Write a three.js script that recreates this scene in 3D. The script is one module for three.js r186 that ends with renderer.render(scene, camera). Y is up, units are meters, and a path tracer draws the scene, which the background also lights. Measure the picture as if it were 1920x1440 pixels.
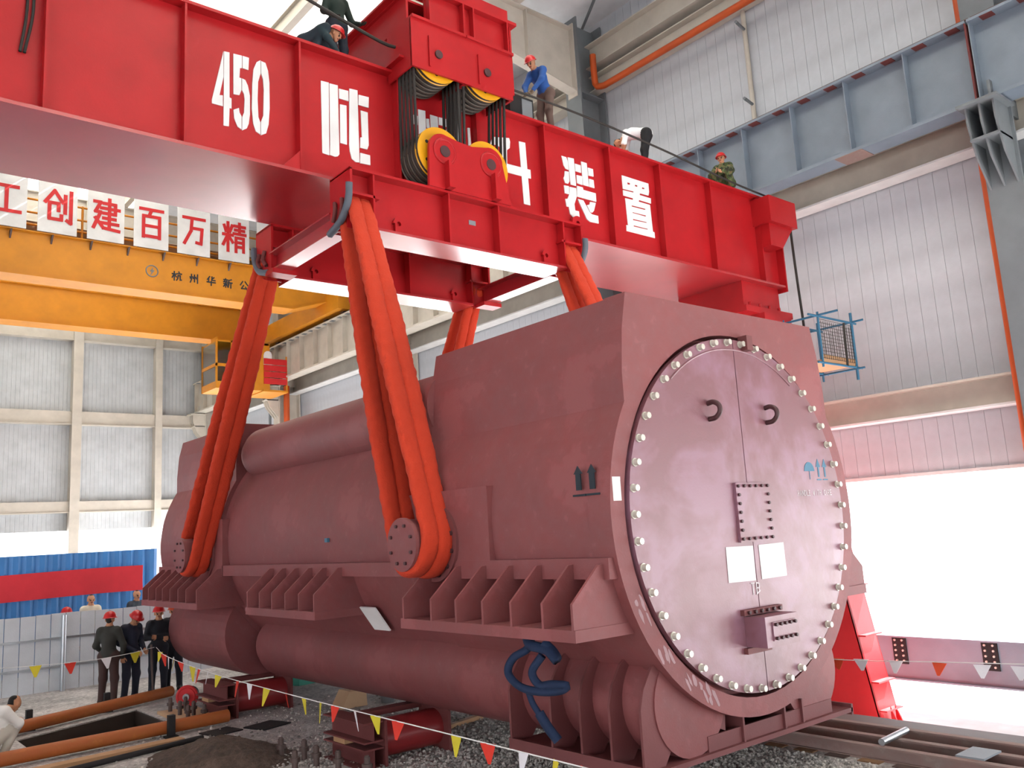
import * as THREE from 'three';
import { mergeGeometries, toCreasedNormals } from 'three/addons/utils/BufferGeometryUtils.js';

// ---------- camera, sky, sun, exposure ----------
const scene = new THREE.Scene();
const camera = new THREE.PerspectiveCamera(48.14, 4 / 3, 0.1, 400);
camera.position.set(0, 2.85, 0);
camera.rotation.set(9.77 * Math.PI / 180, -40.0 * Math.PI / 180, -3.33 * Math.PI / 180, 'YXZ');
scene.background = new THREE.Color(0.92, 0.95, 1.0);
scene.backgroundIntensity = 1.0;
const renderer = new THREE.WebGLRenderer({ antialias: true });
renderer.toneMapping = THREE.LinearToneMapping;
renderer.toneMappingExposure = 5.15;
renderer.shadowMap.enabled = true;
const sun = new THREE.DirectionalLight(0xfff8f6, 9);
sun.position.set(95, 72, 12); sun.target.position.set(20, 0, -8);
sun.castShadow = true; sun.shadow.radius = 1; sun.shadow.mapSize.set(2048, 2048);
Object.assign(sun.shadow.camera, { left: -60, right: 60, top: 60, bottom: -60, near: 1, far: 220 });
scene.add(sun, sun.target);

// ---------- helpers ----------
let seed = 12345;
const rnd = () => { seed = (seed * 1664525 + 1013904223) >>> 0; return seed / 4294967296; };
const rr = (a, b) => a + (b - a) * rnd();
const PI = Math.PI, V = (x, y, z) => new THREE.Vector3(x, y, z);
const taken = {};
const numbered = (n) => { if (!(n in taken)) { taken[n] = 0; return n; } taken[n]++; return n + '_' + String(taken[n]).padStart(3, '0'); };

const box = (x0, x1, y0, y1, z0, z1) => new THREE.BoxGeometry(Math.abs(x1 - x0), Math.abs(y1 - y0), Math.abs(z1 - z0)).translate((x0 + x1) / 2, (y0 + y1) / 2, (z0 + z1) / 2);
function cyl(p, q, r, seg = 16, r2 = r) {
  const a = V(...p), b = V(...q), d = b.clone().sub(a), g = new THREE.CylinderGeometry(r2, r, d.length(), seg);
  g.applyQuaternion(new THREE.Quaternion().setFromUnitVectors(V(0, 1, 0), d.normalize()));
  return g.translate((p[0] + q[0]) / 2, (p[1] + q[1]) / 2, (p[2] + q[2]) / 2);
}
const curve = (pts, closed = false, t = 0.5) => new THREE.CatmullRomCurve3(pts.map((p) => V(...p)), closed, 'catmullrom', t);
const tube = (pts, r, n = 24, rad = 8, closed = false) => new THREE.TubeGeometry(curve(pts, closed), n, r, rad, closed);
// polygon prism. axis z: (x,y) points; axis x: (z,y) points; axis y: (x,z) points
function prism(poly, axis, c0, c1, holes = [], bevel = 0) {
  const m = (p) => axis === 'z' ? new THREE.Vector2(p[0], p[1]) : axis === 'x' ? new THREE.Vector2(-p[0], p[1]) : new THREE.Vector2(p[0], -p[1]);
  const s = new THREE.Shape(poly.map(m)); for (const h of holes) s.holes.push(new THREE.Path(h.map(m)));
  const lo = Math.min(c0, c1), g = new THREE.ExtrudeGeometry(s, { depth: Math.abs(c1 - c0), bevelEnabled: bevel > 0, bevelSize: bevel, bevelThickness: bevel, bevelSegments: 1, curveSegments: 12 });
  if (axis === 'x') g.rotateY(PI / 2).translate(lo, 0, 0); else if (axis === 'y') g.rotateX(-PI / 2).translate(0, lo, 0); else g.translate(0, 0, lo);
  return g;
}
const circ = (cx, cy, r, n = 48, a0 = 0, a1 = 2 * PI) => Array.from({ length: n + (a1 - a0 < 6.28 ? 1 : 0) }, (_, i) => [cx + r * Math.cos(a0 + (a1 - a0) * i / n), cy + r * Math.sin(a0 + (a1 - a0) * i / n)]);
// I-section along an axis: returns boxes (web + two flanges)
function ibeam(axis, c0, c1, u, y0, y1, w, tf = 0.025, tw = 0.02) {
  const f = (a, b, ya, yb) => axis === 'x' ? box(c0, c1, ya, yb, a, b) : box(a, b, ya, yb, c0, c1);
  return [f(u - tw / 2, u + tw / 2, y0 + tf, y1 - tf), f(u - w / 2, u + w / 2, y0, y0 + tf), f(u - w / 2, u + w / 2, y1 - tf, y1)];
}
function setUV(g, k = 1) {      // uv in metres, by the way each face points
  const p = g.attributes.position, uv = new Float32Array(p.count * 2), a = V(), b = V(), c = V(), n = V();
  for (let i = 0; i < p.count; i += 3) {
    a.fromBufferAttribute(p, i); b.fromBufferAttribute(p, i + 1); c.fromBufferAttribute(p, i + 2);
    n.crossVectors(b.clone().sub(a), c.clone().sub(a));
    const x = Math.abs(n.x), y = Math.abs(n.y), z = Math.abs(n.z), t = y >= x && y >= z ? 1 : x >= z ? 0 : 2;
    [a, b, c].forEach((v, j) => { uv[(i + j) * 2] = (t === 0 ? v.z : v.x) * k; uv[(i + j) * 2 + 1] = (t === 1 ? v.z : v.y) * k; });
  }
  g.setAttribute('uv', new THREE.BufferAttribute(uv, 2));
}
function mergeAll(geos) {
  const l = (Array.isArray(geos) ? geos : [geos]).map((g) => {
    const h = g.index ? g.toNonIndexed() : g.clone();
    for (const k of Object.keys(h.attributes)) if (k !== 'position' && k !== 'normal' && k !== 'color') h.deleteAttribute(k);
    h.morphAttributes = {}; return h;
  });
  return l.length === 1 ? l[0] : mergeGeometries(l);
}
const offsetOf = (p) => { const o = V(0, 0, 0); while (p && p !== scene) { o.add(p.position); p = p.parent; } return o; };
// every geometry is written in world metres; obj() moves it into its parent's frame
function obj(name, geos, mat, parent = scene, keepName = false) {
  const g = mergeAll(geos); setUV(g); const o = offsetOf(parent);
  g.translate(-o.x, -o.y, -o.z);
  const m = new THREE.Mesh(g, mat); m.castShadow = m.receiveShadow = true;
  m.name = parent === scene ? numbered(name) : name;
  parent.add(m); return m;
}
function tag(o, label, category, group, kind) { if (label) o.userData.label = label; if (category) o.userData.category = category; if (group) o.userData.group = group; if (kind) o.userData.kind = kind; return o; }
function thing(name, label, category, base = [0, 0, 0], group) {
  const g = new THREE.Group(); g.name = numbered(name); g.position.set(...base); scene.add(g); return tag(g, label, category, group);
}
// a structure piece: Group with children, or a mesh
function struct(name, geos, mat, parent = scene) { const m = obj(name, geos, mat, parent); if (parent === scene) m.userData.kind = 'structure'; return m; }
function structGroup(name, label, base = [0, 0, 0]) { const g = new THREE.Group(); g.name = numbered(name); g.position.set(...base); scene.add(g); g.userData.kind = 'structure'; if (label) g.userData.label = label; return g; }
// copies of one geometry at many world places, each its own mesh
function copies(name, geo, mat, places, parent) {
  const g = mergeAll(geo); setUV(g); const o = offsetOf(parent);
  for (const [x, y, z, ry = 0, m] of places) { const k = new THREE.Mesh(g, m || mat); k.name = name; k.position.set(x - o.x, y - o.y, z - o.z); k.rotation.y = ry; k.castShadow = k.receiveShadow = true; parent.add(k); }
}

// ---------- procedural textures and materials ----------
const hash = (x, y, s) => { let h = (x * 374761393 + y * 668265263 + s * 1442695041) | 0; h = Math.imul(h ^ (h >>> 13), 1274126177); return ((h ^ (h >>> 16)) >>> 0) / 4294967296; };
function vnoise(x, y, per, s) {
  const xi = Math.floor(x), yi = Math.floor(y), fx = x - xi, fy = y - yi, u = fx * fx * (3 - 2 * fx), v = fy * fy * (3 - 2 * fy), w = (n) => ((n % per) + per) % per;
  const a = hash(w(xi), w(yi), s), b = hash(w(xi + 1), w(yi), s), c = hash(w(xi), w(yi + 1), s), d = hash(w(xi + 1), w(yi + 1), s);
  return a + (b - a) * u + (c - a) * v + (a - b - c + d) * u * v;
}
function fbm(x, y, per, s, oct) { let t = 0, a = 0.5, q = 0; for (let i = 0; i < oct; i++) { t += a * vnoise(x * per, y * per, per, s + i); q += a; a *= 0.55; per *= 2; } return t / q; }
function dataTex(n, fn, srgb, metres) {
  const d = new Uint8Array(n * n * 4);
  for (let j = 0; j < n; j++) for (let i = 0; i < n; i++) { const c = fn(i / n, j / n), k = (j * n + i) * 4; for (let q = 0; q < 3; q++) d[k + q] = Math.max(0, Math.min(255, 255 * (Array.isArray(c) ? c[q] : c))); d[k + 3] = 255; }
  const t = new THREE.DataTexture(d, n, n); t.wrapS = t.wrapT = THREE.RepeatWrapping; t.magFilter = THREE.LinearFilter; t.minFilter = THREE.LinearMipmapLinearFilter; t.generateMipmaps = true;
  if (srgb) t.colorSpace = THREE.SRGBColorSpace; t.repeat.set(1 / metres, 1 / metres); t.needsUpdate = true; return t;
}
const mottle = dataTex(512, (x, y) => 0.86 + 0.14 * fbm(x, y, 6, 3, 5), true, 3.1);
const wear = dataTex(512, (x, y) => { const f = fbm(x, y, 5, 11, 6), g = fbm(x, y, 24, 31, 4); const s = Math.max(0, f - 0.58) * 2.2 + Math.max(0, g - 0.72) * 1.2; return [0.88 + 0.12 * f + s * 0.35, 0.86 + 0.12 * g + s * 0.5, 0.86 + 0.12 * g + s * 0.55]; }, true, 2.3);
const dusty = dataTex(512, (x, y) => { const f = fbm(x, y, 4, 91, 6), g = fbm(x + 0.35 * fbm(x, y, 3, 5, 2), y, 14, 37, 4), k = Math.max(0, Math.min(1, (0.55 * f + 0.45 * g - 0.42) * 4.5)); return [0.7 + 0.1 * k, 0.46 + 0.14 * k, 0.48 + 0.19 * k]; }, true, 3.3);
const grit = dataTex(256, (x, y) => fbm(x, y, 32, 5, 4), false, 0.5);
const roughT = dataTex(256, (x, y) => 0.75 + 0.25 * fbm(x, y, 8, 71, 5), false, 1.7);
const ribs = dataTex(256, (x) => { const t = (x * 8) % 1; return t < 0.08 ? 0.15 : 0.8; }, false, 1.8);
const cloth = dataTex(256, (x, y) => 0.5 + 0.25 * fbm(x, y, 40, 8, 3) + 0.2 * fbm(x, y, 8, 18, 3), false, 0.6);
const soil = dataTex(512, (x, y) => { const f = fbm(x, y, 8, 21, 6), g = fbm(x, y, 90, 41, 3); const v = 0.6 + 0.34 * f + 0.36 * (g - 0.5); return [v, v * 0.99, v * 0.985]; }, true, 4.0);
const camoT = dataTex(256, (x, y) => { const a = fbm(x, y, 7, 61, 3), b = fbm(x, y, 9, 83, 3); return a > 0.56 ? [0.25, 0.3, 0.16] : b > 0.55 ? [0.42, 0.36, 0.24] : b < 0.42 ? [0.16, 0.17, 0.11] : [0.36, 0.42, 0.26]; }, true, 0.8);
const M = (color, roughness = 0.6, o = {}) => new THREE.MeshStandardMaterial({ color, roughness, map: mottle, bumpMap: grit, bumpScale: 0.0012, ...o });
const mat = {
  red: new THREE.MeshPhysicalMaterial({ color: 0xb21e23, specularIntensity: 0.45, roughness: 0.42, map: mottle, roughnessMap: roughT, bumpMap: grit, bumpScale: 0.0006, clearcoat: 0.12, clearcoatRoughness: 0.3 }),
  redSheen: new THREE.MeshPhysicalMaterial({ color: 0xb0282d, roughness: 0.3, map: mottle, clearcoat: 1, clearcoatRoughness: 0.2 }),
  primer: M(0x874a4a, 0.6, { map: wear }), primerDark: M(0x773f3f, 0.65), cover: new THREE.MeshPhysicalMaterial({ color: 0xaca0a5, roughness: 0.5, map: dusty, roughnessMap: roughT, bumpMap: grit, bumpScale: 0.0008, clearcoat: 0.5, clearcoatRoughness: 0.34 }),
  sling: M(0xc83a1b, 0.95, { bumpMap: cloth, bumpScale: 0.02 }), white: M(0xe8e8e6, 0.7), steel: M(0xe2ddcf, 0.35, { metalness: 0.25 }), boltDark: M(0x4b2b2d, 0.5),
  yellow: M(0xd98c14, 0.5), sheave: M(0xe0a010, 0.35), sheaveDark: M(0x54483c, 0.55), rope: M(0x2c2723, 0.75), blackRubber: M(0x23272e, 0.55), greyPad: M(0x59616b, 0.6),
  beige: M(0xcfc8bb, 0.6), wallPanel: M(0xc9ced4, 0.55), wallInner: M(0xc4c9cc, 0.55, { bumpMap: ribs, bumpScale: 0.02 }), greyBlue: M(0x7f8b98, 0.5), column: M(0x767c80, 0.6), greyPaint: M(0x8d949a, 0.6),
  roof: M(0xe2e5e8, 0.6), roofClear: new THREE.MeshPhysicalMaterial({ color: 0xf1f0ea, roughness: 0.9, transmission: 0.55, thickness: 0 }), scuff: M(0xb08e92, 0.8, { bumpMap: null }), padRed: M(0x6e3230, 0.8), pedRed: M(0x8f2a2c, 0.35), pitDark: M(0x40362f, 0.95), orange: M(0xcc5416, 0.5), pipeRust: M(0xa85a22, 0.65, { map: wear }),
  soil: new THREE.MeshStandardMaterial({ color: 0xe6e2de, roughness: 0.95, map: soil, bumpMap: grit, bumpScale: 0.02 }), concrete: M(0xd8d8d8, 0.9), stone: M(0xc2beb9, 0.95, { map: null, bumpMap: null }),
  blueSheet: M(0x3f87cc, 0.5), hoard: M(0xcdd3d8, 0.5), banner: M(0xd8303c, 0.8), wood: M(0xb98f68, 0.8), rustBeam: M(0x927a72, 0.8, { map: wear }), black: M(0x1c1a1b, 0.8), galv: M(0xb9bec2, 0.3, { metalness: 0.8 }),
  blueRope: M(0x15294a, 0.85, { bumpMap: cloth, bumpScale: 0.006 }), bluePipe: M(0x2f6c8c, 0.45), net: M(0x3d3a35, 0.9), card: M(0xd2ab86, 0.85), paper: M(0xf2f0ee, 0.8, { bumpMap: null }), text: M(0x1d2a33, 0.7, { bumpMap: null }), grey: M(0x8f949c, 0.5),
  textPale: M(0xd8cfd0, 0.7, { bumpMap: null }), boardRed: M(0xd01f24, 0.6, { bumpMap: null }), inkBlue: M(0x4d7d96, 0.7, { bumpMap: null }), steelDark: M(0x5b4a44, 0.55, { map: wear }), timber: M(0x8a6a4c, 0.9, { map: wear }), glassDark: new THREE.MeshPhysicalMaterial({ color: 0xd9e2e6, roughness: 0.05, transmission: 1, thickness: 0 }), green: M(0x1d8f78, 0.5),
};
// ---------- the setting ----------
const pit = [[3.0, -16.55], [3.0, -14.75], [5.15, -14.9], [5.15, -17.55]];
struct('floor', [prism([[-14, -56], [11.5, -56], [11.5, 20], [-14, 20]], 'y', -1.86, 0, [pit])], mat.soil).userData.label = 'grey gravel and earth floor of the hall';
struct('floor', [box(-90, 140, -2.3, -1.86, -130, 90)], mat.concrete).userData.label = 'pale lower ground outside the open right side';

const wallR = structGroup('wall_right', 'pale corrugated panel wall above the open right side');
obj('backing_sheet', [box(21.07, 21.12, 3.7, 20.6, -55, 20)], mat.wallPanel, wallR);
{
  const pl = []; for (let z = -54.8; z < 20; z += 0.36) pl.push([21.035, 12.15, z]);
  copies('wall_panel', box(-0.03, 0.03, -8.45, 8.45, -0.1765, 0.1765), mat.wallPanel, pl, wallR);
}
obj('sheet_edge', [box(20.95, 21.14, 3.62, 3.7, -55, 20)], mat.white, wallR);
const wallF = structGroup('wall_far', 'far end wall of pale ribbed sheeting');
obj('sheeting', [box(-14, 21, 4.4, 20.6, -55.2, -55)], mat.wallInner, wallF);
obj('post', [box(12.1, 12.62, -1.86, 20.2, -55, -54.4)], mat.beige, wallF); obj('post', [box(16.8, 17.2, -1.86, 20.2, -55, -54.4)], mat.beige, wallF);
obj('post', [box(7.4, 7.9, -1.86, 20.2, -55, -54.4)], mat.beige, wallF); obj('post', [box(2.7, 3.2, -1.86, 20.2, -55, -54.4)], mat.beige, wallF);
for (const [y0, y1] of [[10.55, 11.3], [5.45, 6.05], [15.6, 16.2]]) for (const [a, b] of [[-14, 7.4], [7.9, 12.1], [12.62, 16.8], [17.2, 20.6]]) obj('girt', [box(a, b, y0, y1, -55, -54.62), box(a, b, y0 - 0.05, y0, -55, -54.5)], mat.beige, wallF);
struct('wall_left', [box(-14.3, -14, 6, 20.6, -55, 20), box(-14.3, -14, -1.86, 6, -55, -34), ...[-34, -22, -10, 2, 14].map((z) => box(-14.3, -14, -1.86, 6, z - 0.3, z + 0.3))], mat.wallInner).userData.label = 'left side wall of the hall with open bays below';
struct('wall_near', [box(-14, 21, 4.5, 20.6, 19.8, 20)], mat.wallInner).userData.label = 'wall above the open near end';

// ceiling: sheets with skylight strips, bays between the frames
const frames = [4.4, -7.2, -19.3, -31.7, -43.4, -54.6];
const ceil = structGroup('ceiling', 'pale sheet roof with bright skylight panels');
{
  const zs = [20, 4.4, -7.2, -19.3, -31.7, -43.4, -55.2];
  for (let i = 0; i < 6; i++) {
    const a = zs[i + 1], b = zs[i], sx0 = i === 3 ? 6.2 : 5, sx1 = i === 3 ? 15.4 : 12.6, n = Math.round((sx1 - sx0) / 1.15);
    obj('roof_sheet', [box(-14, sx0, 20.6, 20.75, a, b)], mat.roof, ceil); obj('roof_sheet', [box(sx1, 21.2, 20.6, 20.75, a, b)], mat.roof, ceil);
    for (let k = 0; k < n; k++) obj('skylight_panel', [box(sx0 + (sx1 - sx0) * k / n + 0.02, sx0 + (sx1 - sx0) * (k + 1) / n - 0.02, 20.62, 20.64, a + 0.05, b - 0.05)], mat.roofClear, ceil);
  }
}
// portal frames
frames.forEach((z, i) => {
  const t = thing('roof_rafter', ['beige roof rafter above the open near end', 'beige roof rafter over the nearest bay', 'beige roof rafter meeting the grey column behind the worker in blue', 'beige roof rafter over the yellow crane', 'beige roof rafter beyond the yellow crane', 'beige roof rafter against the far end wall'][i], 'rafter', [3, 18, z]);
  const P = [[-14, 18.6], [15, 18.4], [19.7, 17.6], [19.7, 19.9], [-14, 19.9]];
  obj('web', [prism(P, 'z', z - 0.015, z + 0.015)], mat.beige, t);
  obj('bottom_flange', [prism([[-14, 18.57], [15, 18.37], [19.7, 17.57], [19.7, 17.62], [15, 18.42], [-14, 18.62]], 'z', z - 0.2, z + 0.2)], mat.beige, t);
  obj('top_flange', [box(-14, 19.7, 19.9, 19.94, z - 0.2, z + 0.2)], mat.beige, t);
  obj('end_plate', [box(19.66, 19.72, 17.4, 20.1, z - 0.22, z + 0.22)], mat.beige, t);
  for (const x of [17.6, 15.8, 13, 10, 6]) obj('stiffener', [box(x - 0.012, x + 0.012, x > 15 ? 18 : 18.5, 19.9, z - 0.18, z + 0.18)], mat.beige, t);
});
for (const [x, l] of [[4.6, 'roof purlin on the left of the skylights'], [11.75, 'roof purlin crossing the bright skylights'], [17.2, 'roof purlin beside the right eave']]) tag(obj('roof_purlin', ibeam('z', -55, 20, x, 19.95, 20.55, 0.25), mat.beige), 'long beige ' + l, 'purlin');
tag(obj('roof_brace', [cyl([21, 20.3, -20.3], [18.2, 20.3, -15.5], 0.05, 8)], mat.column), 'thin dark diagonal roof brace at the eave', 'brace');
for (const [y0, y1, x0, l] of [[18.7, 19.5, 20.4, 'upper'], [17.85, 18.35, 20.5, 'lower']]) {
  const t = thing('eave_beam', l + ' beige eave beam along the right wall top', 'beam', [x0, y0, -20]);
  obj('web', [box(x0 + 0.25, x0 + 0.28, y0, y1, -55, 6)], mat.beige, t); obj('flange', [box(x0, x0 + 0.5, y0 - 0.04, y0, -55, 6)], mat.beige, t); obj('flange', [box(x0, x0 + 0.5, y1, y1 + 0.04, -55, 6)], mat.beige, t);
}
// columns of the right wall with their corbels
const colLabel = ['grey column beyond the right edge', 'grey column with ribbed corbel beside the orange downpipe', 'dark grey column in the corner behind the worker in blue', 'pale column with cable conduits between the slings', 'pale column with curved bracket beside the yellow cab', 'pale corner column at the far end'];
frames.slice(0, 6).forEach((z0, i) => {
  const z = [4.4, -6.55, -19.3, -31.7, -43.4, -54.3][i], m = i < 3 ? mat.column : mat.beige;
  const t = thing('wall_column', colLabel[i], 'column', [20.3, -1.86, z]);
  obj('web', [box(19.75, 20.9, -1.86, 20.2, z - 0.02, z + 0.02)], m, t);
  obj('flange', [box(19.7, 19.76, -1.86, 20.3, z - 0.36, z + 0.36)], m, t); obj('flange', [box(20.88, 20.94, -1.86, 20.3, z - 0.36, z + 0.36)], m, t);
  obj('corbel', [prism([[19.7, 9.6], [19.7, 11.3], [18.95, 11.3], [18.95, 10.9], [19.2, 10.2]], 'z', z - 0.3, z - 0.26), prism([[19.7, 9.6], [19.7, 11.3], [18.95, 11.3], [18.95, 10.9], [19.2, 10.2]], 'z', z - 0.02, z + 0.02), prism([[19.7, 9.6], [19.7, 11.3], [18.95, 11.3], [18.95, 10.9], [19.2, 10.2]], 'z', z + 0.26, z + 0.3)], m, t);
  obj('corbel_plate', [box(18.8, 19.75, 11.3, 11.36, z - 0.42, z + 0.42)], m, t);
  obj('rib', [box(19.0, 19.7, 10.55, 10.6, z - 0.3, z + 0.3)], m, t);
  obj('cross_tie', [box(19.3, 20.85, 11.36, 11.9, z + 0.1, z + 0.16)], m, t);
  for (const y of [2, 6, 15, 17.5]) obj('stiffener', [box(19.76, 20.88, y, y + 0.03, z - 0.33, z + 0.33)], m, t);
});
// crane runway girders, one per bay
const bays = [[5, -6.6], [-6.64, -19.28], [-19.32, -31.68], [-31.72, -43.38], [-43.42, -54.6]];
bays.forEach(([za, zb], i) => {
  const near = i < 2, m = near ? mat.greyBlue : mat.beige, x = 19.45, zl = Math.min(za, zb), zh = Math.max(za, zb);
  const t = thing('runway_girder', ['blue-grey runway girder right of the ribbed corbel', 'long blue-grey crane runway girder with dark red rail pads', 'beige runway girder span seen between the spreader beams', 'beige runway girder span beside the yellow crane end', 'beige runway girder span beyond the yellow crane'][i], 'girder', [x, 11.4, (za + zb) / 2]);
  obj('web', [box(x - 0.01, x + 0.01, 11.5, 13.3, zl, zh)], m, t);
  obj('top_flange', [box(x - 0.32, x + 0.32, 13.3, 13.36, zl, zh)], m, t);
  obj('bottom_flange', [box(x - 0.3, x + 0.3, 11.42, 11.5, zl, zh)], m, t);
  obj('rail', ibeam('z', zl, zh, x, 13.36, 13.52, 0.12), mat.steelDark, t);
  const st = []; for (let z = -6.58 - 0.01; z > -56; z -= 1.495) if (z < zh && z > zl) st.push([x - 0.13, 12.4, z]);
  for (let z = -6.58 + 1.495; z < 5; z += 1.495) if (z < zh && z > zl) st.push([x - 0.13, 12.4, z]);
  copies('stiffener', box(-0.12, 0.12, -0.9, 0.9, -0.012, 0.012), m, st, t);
  obj('end_stiffener', [box(x - 0.3, x + 0.3, 11.5, 13.3, zh - 0.03, zh)], near ? mat.padRed : m, t);
  const pads = []; for (let k = -16; k < 70; k++) { const z = -6.21 - 0.745 * k; if (z < zh - 0.2 && z > zl + 0.2) pads.push([x - 0.2, 13.292, z]); }
  copies('rail_pad', box(-0.11, 0.11, -0.008, 0.008, -0.13, 0.13), near ? mat.padRed : mat.column, pads, t);
  if (i === 1) obj('splice_plate', [box(x - 0.3, x + 0.3, 11.4, 11.42, -10.0, -9.3)], mat.rustBeam, t);
});
// wall beams of the right wall
for (const [y0, y1, l] of [[10.95, 11.85, 'upper pale wall beam under the runway girder'], [5.0, 5.7, 'lower pinkish wall beam above the open side']]) {
  const t = thing('wall_beam', l, 'beam', [20.8, y0, -10]);
  obj('web', [box(20.72, 20.76, y0 + 0.05, y1 - 0.05, -54, 6)], mat.beige, t);
  obj('flange', [box(20.4, 20.94, y1 - 0.05, y1, -54, 6)], mat.beige, t); obj('flange', [box(20.4, 20.94, y0, y0 + 0.05, -54, 6)], mat.white, t);
}
// base beam across the open side, with bolted splice plates
{
  const t = thing('base_beam', 'grey steel beam lying across the open right side', 'beam', [21, -1.2, -9]);
  obj('web', [box(21.1, 21.16, -1.2, -0.2, -40, 4)], mat.greyBlue, t); obj('flange', [box(20.96, 21.3, -0.22, -0.18, -40, 4)], mat.greyBlue, t); obj('flange', [box(20.96, 21.3, -1.22, -1.18, -40, 4)], mat.greyBlue, t);
  for (const z of [-10.95, -8.85, -6.7, -13.1]) {
    const pl = obj('splice_plate', [box(21.06, 21.1, -0.85, -0.2, z - 0.17, z + 0.17)], mat.black, t), g = cyl([21.02, 0, 0], [21.06, 0, 0], 0.025, 8);
    copies('bolt', g.translate(-21, 0, 0), mat.steel, [-0.09, 0.09].flatMap((dz) => [0, 1, 2, 3, 4].map((k) => [21, -0.29 - 0.12 * k, z + dz])), pl);
  }
}
{ const lin = structGroup('wall_pit', 'dark earth sides of the pit'); obj('pit_side', [prism([[3.0, -16.57], [5.15, -17.57], [5.15, -17.52], [3.0, -16.52]], 'y', -1.86, -0.02)], mat.pitDark, lin); obj('pit_side', [box(5.11, 5.16, -1.86, -0.02, -17.5, -14.92)], mat.pitDark, lin); }
// pipes on the right wall
tag(obj('rain_pipe', [cyl([20.2, -1.86, -7.05], [20.2, 20.5, -7.05], 0.13, 20), cyl([20.2, 14.6, -7.05], [20.2, 14.8, -7.05], 0.16, 20)], mat.orange), 'orange vertical downpipe in front of the right column', 'pipe');
tag(obj('rain_pipe', [tube([[20.22, 18.9, -18.75], [20.22, 18.2, -18.75], [20.22, 17.75, -18.7], [20.22, 17.6, -18.4], [20.22, 17.57, -17.9], [20.22, 17.55, -14], [20.22, 17.5, -7.4]], 0.11, 70, 14)], mat.orange), 'long orange pipe running under the eave', 'pipe');
tag(obj('rain_pipe', [cyl([20.0, -1.86, -42.75], [20.0, 11.3, -42.75], 0.16, 14)], mat.orange), 'orange downpipe on the column by the yellow cab', 'pipe');
{
  const t = thing('wall_conduit', 'pale vertical conduit with two bracket arms on the upper wall', 'conduit', [20.9, 13, -13.2]);
  obj('pipe', [cyl([20.92, 12.1, -13.2], [20.92, 18.4, -13.2], 0.07, 12)], mat.beige, t);
  for (const y of [17.2, 14.8]) obj('bracket_arm', [cyl([20.92, y, -13.2], [20.2, y - 0.1, -13.0], 0.045, 10)], mat.column, t);
}
tag(obj('wall_conduit', [tube([[18.85, 11.4, -31.6], [18.85, 10.6, -31.6], [19.2, 8.6, -31.5], [19.3, 6, -31.5]], 0.05, 30, 6), tube([[18.7, 11.4, -31.2], [18.7, 10.4, -31.2], [19.1, 8.4, -31.1], [19.2, 6, -31.1]], 0.05, 30, 6)], mat.white), 'pair of thin white conduits bent along the corbel column', 'conduit');
// ---------- red lifting girder ----------
const girder = thing('lifting_girder', 'huge red box girder with white stencilled lettering', 'girder', [8, 8.4, -12.45]);
const gx0 = -3.2, gx1 = 18.5;
obj('front_web', [box(gx0, gx1, 8.45, 10.58, -11.53, -11.5)], mat.red, girder);
obj('back_web', [box(gx0, gx1, 8.45, 10.58, -13.43, -13.4)], mat.red, girder);
obj('top_flange', [box(gx0, gx1, 10.58, 10.63, -13.58, -11.33)], mat.red, girder);
obj('bottom_flange', [box(gx0, gx1, 8.4, 8.45, -13.6, -11.33)], mat.redSheen, girder);
obj('end_plate', [box(gx1, gx1 + 0.04, 8.3, 10.7, -13.6, -11.3)], mat.red, girder);
obj('end_plate', [box(gx0 - 0.04, gx0, 8.3, 10.7, -13.6, -11.3)], mat.red, girder);
copies('stiffener', box(-0.016, 0.016, -1.065, 1.065, -0.08, 0.08), mat.red, [-1.4, 0.33, 2.09, 3.85, 5.6, 7.38, 9.05, 10.7, 12.5, 14.07, 15.84, 17.71].map((x) => [x, 9.515, -11.42]), girder);
obj('gusset', [prism([[5.3, 8.45], [5.6, 8.45], [5.6, 8.78]], 'z', -11.5, -11.35)], mat.red, girder);
obj('cable_strip', [tube([[1.87, 10.6, -11.47], [1.88, 9.8, -11.47], [1.82, 9.2, -11.47]], 0.02, 12, 6), tube([[1.94, 10.6, -11.47], [1.95, 9.8, -11.47], [1.87, 9.2, -11.47]], 0.02, 12, 6)], mat.rope, girder);
obj('lifting_lug', [prism([[11.35, 8.45], [11.35, 8.72], ...circ(11.5, 8.75, 0.15, 10, PI, 0), [11.65, 8.45]], 'z', -11.46, -11.4, [circ(11.5, 8.75, 0.05, 10)])], mat.red, girder);
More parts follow.
